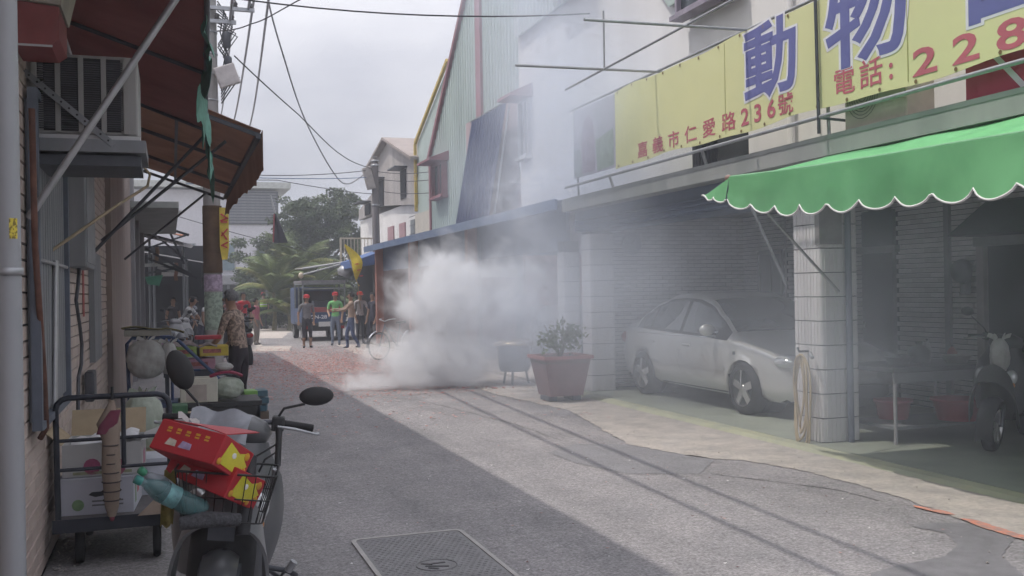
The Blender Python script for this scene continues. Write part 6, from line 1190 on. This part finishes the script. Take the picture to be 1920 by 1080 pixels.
for k in range(3): t = 2.1*k; MB().tube([(.2*math.cos(t), .2*math.sin(t), .23), (.25*math.cos(t), .25*math.sin(t), 0)], .02, 6).build('leg', M_dsteel, sv)
# bicycle at the edge of the smoke
bi = thing('bicycle', 'bicycle with shiny front mudguard at the left edge of the smoke', 'bicycle', (4.72, 23.3, 0), R(-62))
for y in (0, 1.05):
    w = MB().lathe([(.32+.016*math.cos(R(a)), .016*math.sin(R(a))) for a in range(0, 361, 45)], 36, (0, y, .335), 'X', cap=False).build('wheel', M_tyre, bi); q = MB(); [q.tube([(.0, y, .335), (0, y+.31*math.cos(2*math.pi*k/14), .335+.31*math.sin(2*math.pi*k/14))], .0022, 4) for k in range(14)]; q.build('spokes', M_steel, w)
    MB().grid(lambda u, v: ((v-.5)*.055, y-.365*math.cos(R(-5+140*u)), .335+.365*math.sin(R(-5+140*u))), 18, 2, .004).build('mudguard', M_chrome, bi)
q = MB(); [q.tube([a, b], .015, 8) for a, b in (((0, 0, .335), (0, .18, .85)), ((0, .18, .80), (0, .55, .30)), ((0, .17, .78), (0, .62, .62)), ((0, .55, .30), (0, .66, .85)), ((0, .55, .30), (0, 1.05, .335)), ((0, .63, .65), (0, 1.05, .335)))]; q.build('frame', mat('bike_frame', (.10, .10, .14), .4, .3), bi)
MB().tube([(-.26, .30, .98), (-.2, .18, .97), (0, .17, .92), (.2, .18, .97), (.26, .30, .98)], .011, 8).build('handlebar', M_steel, bi); loft(MB(), [yring(0, .55, .88, .02, .02), yring(0, .68, .88, .07, .03), yring(0, .80, .89, .09, .035)]).build('saddle', M_blackp, bi)
q = MB(); [q.bar((-.15+.06*k, -.12, .62), (-.17+.07*k, -.14, .84), .006) for k in range(6)]; q.box(-.16, .18, -.13, .1, .62, .63); q.build('basket', M_dsteel, bi)
# ================================================================ manhole cover, firecracker paper
mh = thing('access_cover', 'rectangular metal access cover with pale frame set in the road', 'manhole', (1.46, 5.75, .0045)); M_cov = mat('worn_cover_plate', (.235, .23, .235), .7, .15, var=.12, scale=9, bump=.6, bscale=90)
def rrect(w, d, r, n=5): return [(sx*(w-r)+r*math.cos(R(a)), sy*(d-r)+r*math.sin(R(a))) for sx, sy, a0 in ((1, -1, -90), (1, 1, 0), (-1, 1, 90), (-1, -1, 180)) for a in [a0+90*k/n for k in range(n+1)]]
MB().prism(rrect(.345, .64, .05), 'Z', .001, .008).build('plate', M_cov, mh); o_, i_ = rrect(.375, .675, .07), rrect(.348, .645, .052); n_ = len(o_); q = MB(); q.add([(*p, .012) for p in o_]+[(*p, .012) for p in i_]+[(*p, .0) for p in o_]+[(*p, .0) for p in i_], [(i, (i+1) % n_, n_+(i+1) % n_, n_+i) for i in range(n_)]+[(2*n_+i, 2*n_+(i+1) % n_, (i+1) % n_, i) for i in range(n_)]+[(n_+i, n_+(i+1) % n_, 3*n_+(i+1) % n_, 3*n_+i) for i in range(n_)]); q.build('frame', mat('pale_cover_frame', (.40, .38, .37), .7, var=.1), mh)
q = MB()
for ix in range(17):
    for iy in range(31):
        x, y = -.315+.039*ix+(.02 if iy % 2 else 0), -.6+.04*iy
        if x < .32 and (x/.13)**2+((y+.12)/.13)**2 > 1: q.box(x-.009, x+.009, y-.005, y+.005, .008, .0105)
stuff(q.build('tread_studs', M_cov, mh)); MB().tube([(.12*math.cos(2*math.pi*k/24), -.12+.12*math.sin(2*math.pi*k/24), .009) for k in range(25)], .005, 6).build('emblem_ring', M_cov, mh)
for a, b in (((-.08, -.06), (-.02, -.10)), ((-.07, -.12), (.06, -.17)), ((-.02, -.08), (.06, -.08)), ((-.06, -.16), (-.01, -.2))): MB().bar((*a, .0095), (*b, .0095), .018, .005).build('emblem_stroke', mat('cover_dark', (.09, .085, .09), .7), mh)
M_conf = [mat('red_paper_scrap', (.50, .19, .17), .85, var=.2), mat('pink_paper_scrap', (.58, .36, .33), .85, var=.2), mat('brown_paper_scrap', (.20, .11, .10), .9, var=.2)]
rg = random.Random(11)
for m, nn, nm in zip(M_conf, (4600, 8200, 1100), ('red', 'pink', 'brown')):
    q = MB()
    for _ in range(nn):
        y = rg.gauss(21.5, 3.6) if rg.random() < .8 else rg.uniform(11, 30); x = rg.gauss(3.3+.03*(y-20), 1.35)
        if y < 15 and rg.random() < .82: continue
        if x < .8 or x > 5.9 or y < 9: continue
        a = rg.uniform(0, 6.28); s = rg.uniform(.012, .04); c_, s_2 = math.cos(a)*s, math.sin(a)*s; t = rg.uniform(0, .012); z = .0135
        q.add([(x-c_, y-s_2, z+t), (x+s_2*.5, y-c_*.5, z), (x+c_, y+s_2, z+rg.uniform(0, .01)), (x-s_2*.5, y+c_*.5, z)], [(0, 1, 2, 3)])
    stuff(q.build('firecracker_paper', m)); 
q = MB(); P = [(3.25+.08*k+.05*math.sin(k*1.3), 16.6-.055*k-.04*math.cos(k*.9), .025) for k in range(26)]
for i, pp in enumerate(P): q.tube([(pp[0], pp[1]-.03, .02), (pp[0]+.03*math.sin(i), pp[1]+.03, .03)], .009, 6)
tag(q.build('firecracker_string', M_conf[0]), 'string of red firecrackers lying across the lane under the smoke', 'firecrackers')
for i, (x, y, z, l) in enumerate(((5.45, 14.2, 1.62, 'scrap of burnt paper flying left of the garage column'), (6.5, 20.6, 3.7, 'scrap of paper flying in front of the blue sheet'), (3.85, 17.0, 1.45, 'scrap of paper flying at the left of the smoke'))):
    tag(MB().grid(lambda u, v: (x+.07*u, y, z+.03*v+.012*math.sin(4*u)), 3, 2, .002).build('flying_paper', M_conf[1]), l, 'paper', 'flying paper scraps')
rg = random.Random(77)
for m, nn in ((M_conf[1], 70), (M_conf[2], 110), (M_white, 60)):
    q = MB()
    for _ in range(nn):
        x = rg.uniform(-.2, 4.9); y = rg.uniform(4.6, 14); a = rg.uniform(0, 6.28); s = rg.uniform(.006, .018); c_, s_2 = math.cos(a)*s, math.sin(a)*s
        q.add([(x-c_, y-s_2, .012), (x+s_2*.5, y-c_*.5, .009), (x+c_, y+s_2, .014), (x-s_2*.5, y+c_*.5, .009)], [(0, 1, 2, 3)])
    stuff(q.build('street_litter', m))
# gravel and litter along the wall foot and road edge
rg = random.Random(31); q = MB()
for _ in range(750):
    if rg.random() < .8: x = -.70+abs(rg.gauss(0, .09)); y = rg.uniform(4.5, 16)
    else: y = rg.uniform(4, 15); x = 4.9+rg.gauss(0, .35)
    s = rg.uniform(.003, .009); q.ell((x, y, .012+s*.3), (s, s*rg.uniform(.6, 1), s*.6), 5, 3)
stuff(q.build('gravel', M_conc))
# ================================================================ smoke of the firecrackers
def smoke_mat(name, blobs, k, nscale, thr, soft, color=(.93, .94, .98), base=0., warp=.35, aniso=.25, step=1., detail=4.5):
    m = bpy.data.materials.new(name); m.use_nodes = True; n = m.node_tree.nodes; l = m.node_tree.links; n.clear()
    out = n.new('ShaderNodeOutputMaterial'); pv = n.new('ShaderNodeVolumePrincipled'); l.new(pv.outputs[0], out.inputs['Volume'])
    pv.inputs['Color'].default_value = (*color, 1); pv.inputs['Anisotropy'].default_value = aniso; pv.inputs['Density Attribute'].default_value = ''
    tc = n.new('ShaderNodeTexCoord'); P = tc.outputs['Object']
    def M(op, a, b=None, c=None, clamp=False):
        x = n.new('ShaderNodeMath'); x.operation = op; x.use_clamp = clamp
        for i, v in enumerate((a, b, c)):
            if v is None: continue
            if hasattr(v, 'links') or not isinstance(v, (int, float)): l.new(v, x.inputs[i])
            else: x.inputs[i].default_value = v
        return x.outputs[0]
    no = n.new('ShaderNodeTexNoise'); no.inputs['Scale'].default_value = nscale; no.inputs['Detail'].default_value = detail; no.inputs['Roughness'].default_value = .58; no.inputs['Distortion'].default_value = .6
    l.new(P, no.inputs['Vector']); tot = None
    for c, r, w in blobs:
        mp = n.new('ShaderNodeMapping'); mp.vector_type = 'POINT'
        mp.inputs['Scale'].default_value = tuple(1/x for x in r); mp.inputs['Location'].default_value = tuple(-a/x for a, x in zip(c, r)); l.new(P, mp.inputs[0])
        ln = n.new('ShaderNodeVectorMath'); ln.operation = 'LENGTH'; l.new(mp.outputs[0], ln.inputs[0])
        f = M('SUBTRACT', 1, ln.outputs['Value'], clamp=True); f = M('MULTIPLY', f, w)
        tot = f if tot is None else M('MAXIMUM', tot, f)
    nz = M('MULTIPLY', M('SUBTRACT', no.outputs['Fac'], .5), warp*2)
    val = M('SUBTRACT', M('ADD', tot, nz), thr); val = M('MULTIPLY', val, 1/soft, clamp=True)
    gate = M('MULTIPLY', tot, 6, clamp=True)
    d = M('MULTIPLY', M('MULTIPLY', M('MULTIPLY', val, val), gate), k)
    l.new(d, pv.inputs['Density']); m.cycles.volume_step_rate = step; return m
PL = [((4.50, 16.4, 1.50), (1.60, 1.3, 1.60), 1.0), ((4.35, 16.3, .45), (2.0, 1.5, 1.15), 1.0), ((3.2, 16.4, .05), (1.2, 1.0, .60), .85), ((5.5, 16.0, 1.6), (2.0, 1.6, 2.1), .60), ((5.9, 15.8, 3.1), (1.9, 1.6, 2.3), .50)]
sm = stuff(MB().box(1.9, 8.1, 13.9, 18.5, .02, 5.4).build('smoke', smoke_mat('dense_smoke', PL, 3.0, 2.4, .28, .34, color=(.975, .985, 1), warp=.5, aniso=.0, step=.33, detail=5.5)))
DR = [((6.2, 13.8, 3.2), (3.2, 4.4, 3.6), .85), ((5.2, 11.8, 1.6), (2.8, 4.6, 2.8), .68), ((6.4, 15.5, 7.0), (2.8, 4.6, 4.6), .72), ((5.9, 8.0, 1.2), (3.4, 5.2, 2.8), .52), ((5.2, 14.0, 1.2), (2.0, 2.8, 2.2), .95), ((5.2, 12.6, 4.2), (1.7, 3.2, 2.2), .95)]
sd = stuff(MB().box(2.9, 8.98, 2.7, 19.5, .06, 11.7).build('smoke_drift', smoke_mat('drifting_smoke', DR, .92, .7, .08, .9, color=(.84, .90, 1), warp=.32, aniso=.0, step=2.0, detail=2)))
# ---------------------------------------------------------------- thin haze over the whole place
hz = bpy.data.materials.new('haze_air'); hz.use_nodes = True; hn = hz.node_tree.nodes; hn.clear(); ho = hn.new('ShaderNodeOutputMaterial'); hv = hn.new('ShaderNodeVolumePrincipled')
hv.inputs['Color'].default_value = (.88, .93, 1, 1); hv.inputs['Density'].default_value = .0036; hv.inputs['Anisotropy'].default_value = .2; hz.node_tree.links.new(hv.outputs[0], ho.inputs['Volume'])
stuff(MB().box(-320, 320, -80, 720, -1.2, 12.8).build('haze', hz))
